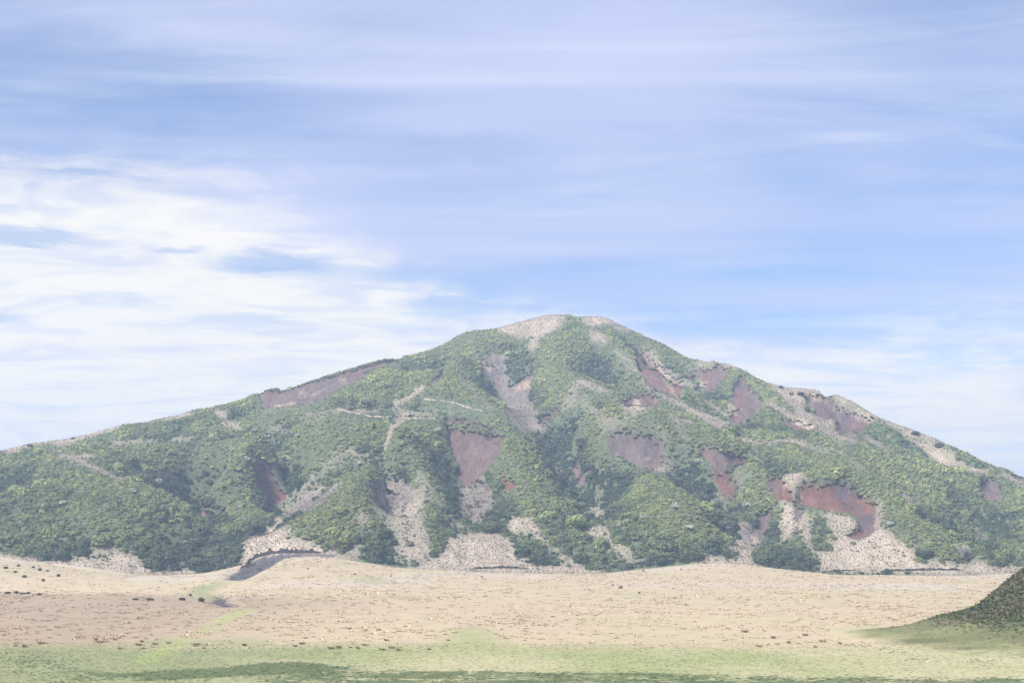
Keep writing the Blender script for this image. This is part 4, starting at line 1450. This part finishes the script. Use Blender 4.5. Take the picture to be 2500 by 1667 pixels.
# the leafless grey bush
px, py, s_ = src(8, 1850, 545)
L = hit(px, py)
mpx = L[1] / F
H_ = 110 / s_ * mpx
t = root('bare_bush', L, 'pale grey leafless bush at the foot of the right slope', 'bush')
rg = np.random.default_rng(9)
segs, twigs = [], []
for k in range(16):
    a, sp_ = rg.uniform(0, 6.28), rg.uniform(.15, .65) * H_
    tip = np.array([sp_ * math.cos(a), sp_ * math.sin(a), H_ * rg.uniform(.65, .95)])
    mid = tip * np.array([.45, .45, .5])
    segs.append(tube([(0, 0, -.2), mid, tip], [.10, .07, .03], 5))
    for q_ in range(16):
        b0 = mid + (tip - mid) * rg.uniform(.1, 1)
        e_ = b0 + rg.normal(0, .16, 3) * H_ + np.array([0, 0, .08 * H_])
        twigs.append(tube([b0, (b0 + e_) / 2 + rg.normal(0, .05, 3), e_], [.035, .03, .02], 3))
v, f = join(segs)
add('branches', mesh_from('branches', v, f), MAT_TWIG, t)
v, f = join(twigs)
add('twigs', mesh_from('twigs', v, f), MAT_TWIG, t)

# white-flowering shrubs: sheet, x, y (base), width, description
white = [
    (2, 360, 985, 100, 'wide white-flowering shrub in the left green hollow'), (2, 450, 962, 34, 'small white-flowering shrub right of the wide one in the left hollow'),
    (2, 1470, 968, 52, 'white-flowering shrub on the green slope left of the fan-shaped scar'), (2, 1660, 932, 62, 'white-flowering shrub close beside the fan-shaped scar'),
    (2, 1255, 802, 32, 'small white-flowering shrub just under the ridge footpath'), (2, 990, 1200, 34, 'small white-flowering shrub low on the left central spur'),
    (7, 690, 478, 56, 'flat white-flowering shrub up the slope from the yellow-green tree'), (7, 1200, 628, 34, 'tiny white-flowering shrub right of the yellow-green tree'),
    (7, 1330, 612, 62, 'white-flowering shrub near the middle of the dark central thicket'), (7, 1605, 520, 62, 'tall white-flowering shrub below the rounded spur top'),
    (7, 1722, 700, 56, 'white-flowering shrub at the right base of the rounded spur'), (7, 450, 615, 52, 'pale cream-flowering shrub left of the yellow-green tree'),
    (7, 2200, 368, 48, 'white-flowering shrub beside the reddish lower stacked scar'), (7, 1980, 515, 92, 'broad white-flowering shrub in the dark hollow under the stacked scars'),
    (7, 2250, 508, 60, 'white-flowering shrub at the right end of the dark hollow'), (7, 1790, 118, 40, 'white-flowering shrub left of the upper stacked scar'),
    (1, 1390, 1375, 56, 'white-flowering shrub on the left nose next to the gully'), (1, 1160, 1450, 46, 'white-flowering shrub in the middle of the left slope'),
    (1, 540, 1555, 50, 'pale flowering shrub low on the far left slope'), (1, 2150, 1172, 56, 'pale flowering shrub by the head of the banded ravine scar'),
    (8, 1250, 290, 40, 'white-flowering shrub right of the biggest red scar'), (8, 80, 150, 60, 'pale flowering shrub left of the blue-grey cut'),
]
for k, (sh, x, y, wz, lab) in enumerate(white):
    px, py, s_ = src(sh, x, y)
    L = hit(px, py)
    R_ = max(1.1, wz / s_ * L[1] / F * .62)
    t = root('flowering_shrub', (L[0], L[1], L[2]), lab, 'shrub', 'white-flowering shrubs')
    rg = np.random.default_rng(600 + k)
    v, f = limbs(R_ * 1.7, R_ * .8, rg, 4, .07)
    add('stem', mesh_from('stem', v, f), MAT_BARK, t)
    me, P, Q = crown_mesh('crown', R_ * 2, R_ * 2.1, 620 + k, 9, 34, .22, .25)
    o = add('crown', me, MAT_LEAF, t)
    o.color = (.10, .14, .08, 1)
    up = (P[:, 2] > R_ * .7) & (rg.uniform(size=len(P)) < .9)
    v, f = leaf_quads(P[up] + Q[up] * .10 + np.array([0, -.05, .08]), Q[up] * .6 + np.array([0, -.3, .7]), .24, rg, .4)
    add('blossom', mesh_from('blossom', v, f), MAT_PETAL, t)

# a lone little conifer
px, py, s_ = src(2, 1115, 892)
L = hit(px, py)
t = root('conifer', L, 'tiny dark conifer alone on the green slope under the footpath', 'tree')
v, f = tube([(0, 0, -.3), (0, 0, 3.6)], [.14, .03], 6)
add('trunk', mesh_from('trunk', v, f), MAT_BARK, t)
rg = np.random.default_rng(4)
zz = rg.uniform(.3, 3.8, 260)
aa = rg.uniform(0, 6.28, 260)
rr = (3.9 - zz) * .36 * rg.uniform(.5, 1, 260)
v, f = leaf_quads(np.stack([rr * np.cos(aa), rr * np.sin(aa), zz], 1), np.stack([np.cos(aa), np.sin(aa), 0 * aa + .4], 1), .26, rg)
o = add('crown', mesh_from('crown', v, f), MAT_LEAF, t)
o.color = (.028, .05, .04, 1)

# dark bushes out on the grass and along the skyline: sheet, x, y (base), width, height, description
bushes = [
    (5, 1560, 858, 95, 42, 'low dark bush left of the dry creek bend'), (5, 1722, 868, 95, 60, 'rounded dark green bush beside the dry creek bend'),
    (5, 1630, 820, 52, 26, 'small bush behind the two dark creek bushes'), (5, 62, 803, 95, 30, 'dark bush at the far left end of the row behind the swell'),
    (5, 140, 801, 70, 36, 'second dark bush in the row behind the grass swell'), (5, 195, 806, 80, 28, 'third dark bush in the row behind the grass swell'),
    (5, 240, 803, 44, 30, 'fourth and last dark bush in the row behind the swell'), (5, 335, 814, 85, 20, 'flat dark bush alone right of the row behind the swell'),
    (5, 1160, 856, 95, 14, 'very low dark bush midway along the swell edge'), (5, 1285, 858, 115, 18, 'long low dark bush along the swell edge'),
    (5, 50, 588, 66, 36, 'dark bush in the tan grass at the left picture edge'), (5, 160, 568, 50, 32, 'dark bush below the left thicket corner'),
    (5, 132, 622, 50, 28, 'dark bush low in the tan grass near the left edge'), (5, 340, 604, 62, 34, 'dark bush under the left thicket on the tan slope'),
    (5, 210, 664, 72, 32, 'wide dark bush lowest of the left slope group'), (5, 500, 656, 40, 44, 'upright dark bush right of the left slope group'),
    (5, 370, 694, 42, 38, 'dark bush under the left slope group'), (5, 285, 580, 50, 26, 'small dark bush near the left thicket edge'),
    (5, 405, 612, 50, 22, 'flat dark bush right of the left slope group'), (6, 205, 672, 32, 32, 'lone dark bush in the tan ravine mouth'),
    (4, 350, 350, 48, 38, 'dark bush standing on the right skyline step'), (4, 430, 402, 40, 30, 'small dark bush below the right skyline step'),
    (4, 505, 405, 80, 44, 'wide dark bush left of the skyline bowl scar'), (1, 632, 968, 42, 28, 'dark bush on the left skyline, uppermost of four'),
    (1, 262, 1030, 66, 28, 'wide dark bush on the far left skyline'), (1, 158, 1022, 28, 14, 'tiny dark bush on the far left skyline'),
    (1, 1225, 822, 30, 16, 'tiny dark bush on the tan skyline strip of the left shoulder'), (4, 1420, 715, 90, 36, 'dark bush on the tan right ridge strip'),
    (4, 1610, 815, 90, 50, 'dark bush low on the tan right ridge strip'), (4, 560, 540, 60, 60, 'green bush inside the grassy bowl on the right shoulder'),
]
for k, (sh, x, y, wz, hz_, lab) in enumerate(bushes):
    px, py, s_ = src(sh, x, y)
    L = hit(px, py)
    mpx = L[1] / F
    o = add('bush', shrub_meshes[k % 5], label=lab, category='bush', group='dark bushes on the open grass')
    o.location = (L[0], L[1], L[2])
    w_ = wz / s_ * mpx * (.32 if sh == 5 else .46)
    o.scale = (w_, max(.8, min(w_, 2.2)), max(.5, hz_ / s_ * mpx * .7))
    o.rotation_euler = (0, 0, .2 * (k % 3 - 1))
    g_ = .75 + .5 * ((k * 37) % 10) / 10
    o.color = (.075 * g_, .085 * g_, .058 * g_, 1)

# rocks
def rock_mesh(seed):
    rg = np.random.default_rng(seed)
    V, Fc = [], []
    for i in range(7):
        for j in range(10):
            th, ph = (i / 6) * math.pi - math.pi / 2, j / 10 * 2 * math.pi
            p = np.array([math.cos(th) * math.cos(ph), math.cos(th) * math.sin(ph), math.sin(th)])
            r = 1 + .28 * math.sin(3.1 * p[0] + seed) * math.cos(2.7 * p[1]) + rg.uniform(-.1, .1)
            V.append(p * r)
    for i in range(6):
        for j in range(10):
            Fc.append((i * 10 + j, i * 10 + (j + 1) % 10, (i + 1) * 10 + (j + 1) % 10, (i + 1) * 10 + j))
    me_ = mesh_from('rock', np.array(V), np.array(Fc))
    me_.materials.append(MAT_ROCK)
    return me_


rock_meshes = [rock_mesh(k) for k in range(3)]
rocks = [(7, 1120, 1197, 40, 26, 'largest dark rock standing alone in the middle of the tan plain'),
         (7, 1322, 1048, 34, 14, 'flat dark rock near the foot of the central thicket'), (7, 1850, 980, 26, 12, 'flat dark rock at the top edge of the plain'),
         (7, 1650, 1036, 14, 10, 'tiny dark rock below the rounded spur'), (7, 1284, 1240, 18, 8, 'low dark rock below and right of the largest rock'),
         (7, 1055, 1175, 14, 8, 'tiny dark rock left of the largest rock'), (6, 530, 830, 12, 12, 'tiny dark rock on the tan fan near the dry creek'),
         (6, 927, 880, 28, 16, 'greyish rock in the green-tinged patch of the fan'), (6, 2010, 903, 14, 16, 'upright tiny rock on the plain below the eroded bank'),
         (6, 1235, 894, 16, 8, 'low rock right of the green-tinged patch')]
for k, (sh, x, y, wz, hz_, lab) in enumerate(rocks):
    px, py, s_ = src(sh, x, y)
    L = hit(px, py)
    mpx = L[1] / F
    o = add('rock', rock_meshes[k % 3], label=lab, category='rock', group='dark rocks on the plain')
    o.location = (L[0], L[1], L[2] + .1)
    o.scale = (max(.35, wz / s_ * mpx * .5), max(.35, wz / s_ * mpx * .45), max(.35, hz_ / s_ * mpx * .8))
    o.rotation_euler = (.1 * k, .05 * k, 1.3 * k)

# reddish tussocks at the lawn edge
def tussock_mesh(seed):
    return tuft_mesh('tussock_blades', seed, blades=60, lean=.75, width=.06, mat=MAT_LEAF)


tus_meshes = [tussock_mesh(700 + k) for k in range(3)]
tus = [(5, x, y) for x, y in ((135, 1250), (820, 1200), (855, 1222), (980, 1198), (1190, 1245), (1215, 1215), (1330, 1238), (1440, 1228),
                              (1030, 1275), (1225, 1275), (1745, 1272), (350, 1230), (210, 1258), (1680, 1242), (2090, 1245))] + \
      [(6, x, y) for x, y in ((480, 1470), (420, 1490), (1200, 1440), (1720, 1440), (1010, 1480), (890, 1500), (790, 1503), (730, 1510),
                              (1300, 1525), (1240, 1505), (950, 1505), (1160, 1520), (1560, 1518), (1130, 1350), (1020, 1355), (880, 1340))] + \
      [(8, x, y) for x, y in ((60, 1150), (300, 1200), (560, 1180), (420, 1240), (700, 1230), (840, 1245), (180, 1270), (640, 1275))]
for k, (sh, x, y) in enumerate(tus):
    px, py, s_ = src(sh, x, y)
    L = hit(px, py)
    o = add('grass_tussock', tus_meshes[k % 3], category='tussock', group='reddish tussocks along the lawn edge',
            label='dry reddish-brown grass tussock at the edge of the green lawn')
    o.location = L
    r_ = .4 + .3 * ((k * 29) % 10) / 10
    o.scale = (r_ * 1.7, r_, r_ * .75)
    o.rotation_euler = (0, 0, k * 1.7)
    o.color = (.36, .27, .20, 1)


# eroded banks
def bank_strip(pts, h_, label):
    q_ = densify(pts, 5)
    W_ = np.array([hit(a_, b_) for a_, b_ in q_])
    W_[:, 1] = np.convolve(np.pad(W_[:, 1], 2, 'edge'), np.ones(5) / 5, 'valid')
    V = []
    for k_, p in enumerate(W_):
        hh_ = h_ * (.25 + .75 * min(1, k_ / 4, (len(W_) - 1 - k_) / 4)) * rng.uniform(.45, 1.25)
        zb = float(sample(H, np.array([p[0]]), np.array([p[1]]))[0])
        f1, f2 = rng.uniform(-.15, .15, 2)
        V += [(p[0], p[1] - .35 + f1, zb - .4), (p[0], p[1] - .15 + f2, zb + hh_ * .55), (p[0], p[1] + .02 + f1, zb + hh_), (p[0], p[1] + 1.4, zb + hh_ * .7),
              (p[0], p[1] + 2.6, zb - .3)]
    Fc = [(5 * i + j, 5 * (i + 1) + j, 5 * (i + 1) + j + 1, 5 * i + j + 1) for i in range(len(W_) - 1) for j in range(4)]
    cc = np.tile(np.array([.036, .031, .028, 1.0]), (len(V), 1))
    cc[3::5] = cc[4::5] = (.30, .235, .165, 1)
    me_ = mesh_from('eroded_bank', np.array(V), Fc, {'cover': ('FLOAT_COLOR', cc)})
    add('eroded_bank', me_, MAT_SCAR, plain, label=label)


bank_strip(S(6, [(1900, 832), (2050, 828), (2130, 822), (2230, 820)]) + S(7, [(60, 1020), (230, 1022), (330, 1026)]), .75, 'thin dark eroded bank under the tan grass fan left of centre')
bank_strip(S(7, [(960, 1034), (1040, 1022), (1200, 997), (1340, 972), (1420, 964)]), .8, 'dark eroded bank slanting under the central thicket')
bank_strip(S(8, [(720, 654), (800, 648), (970, 642)]), .6, 'short dark eroded bank right of the green wedge')
bank_strip(S(8, [(1180, 650), (1300, 647), (1450, 644), (1560, 639), (1700, 639), (1860, 643)]), .7, 'long dark eroded bank along the foot of the right slope')
bank_strip(S(6, [(-60, 838), (0, 792), (60, 744), (160, 710), (300, 692), (480, 692), (640, 694)]), 1.5, 'dark curved far bank of the dry creek')

# the mud patch at the front of the lawn
th = np.linspace(0, 2 * math.pi, 49)[:-1]
rings = []
for rr_, zz_ in ((1.0, .012), (.9, .03), (.55, .035)):
    wob_ = 1 + .10 * np.sin(3 * th + 1) + .06 * np.sin(7 * th)
    x_, y_ = -16.8 + 6.4 * rr_ * wob_ * np.cos(th), 146.4 + 4.6 * rr_ * wob_ * np.sin(th)
    rings.append(np.stack([x_, y_, sample(H, x_, y_) + zz_], 1))
V = np.concatenate(rings)
Fc = [(r_ * 48 + k, r_ * 48 + (k + 1) % 48, (r_ + 1) * 48 + (k + 1) % 48, (r_ + 1) * 48 + k) for r_ in range(2) for k in range(48)]
Fc += [(96 + k, 96 + k + 1, 96 + 47 - k - 1, 96 + 47 - k) for k in range(23)]
cc = np.tile(np.array([.24, .225, .235, 1.0]), (len(V), 1))
cc[:48] = (.07, .07, .06, 1)
add('mud_patch', mesh_from('mud_patch', V, Fc, {'cover': ('FLOAT_COLOR', cc)}), MAT_SCAR, kind='structure', label='grey mud patch in the green grass at the bottom edge')

# ------------------------------------------------------------------ haze
hv = np.array([(sx_ * 3300, sy_ , z_) for z_ in (float(H.min()) - 1.0, float(H.max()) + 6.0) for sx_ in (-1, 1) for sy_ in (-3300, 3500)], float)
hf = [(0, 1, 3, 2), (4, 6, 7, 5), (0, 4, 5, 1), (2, 3, 7, 6), (0, 2, 6, 4), (1, 5, 7, 3)]
me = mesh_from('haze', hv, hf)
m, T = new_mat('haze_air')
pv = T.node('ShaderNodeVolumePrincipled')
pv.inputs['Color'].default_value = (.60, .76, 1.0, 1)
pv.inputs['Density'].default_value = .00037
pv.inputs['Anisotropy'].default_value = .1
o_ = T.node('ShaderNodeOutputMaterial')
T.t.links.new(pv.outputs[0], o_.inputs['Volume'])
add('haze', me, m, kind='stuff', label='pale blue haze in the air over the whole landscape')
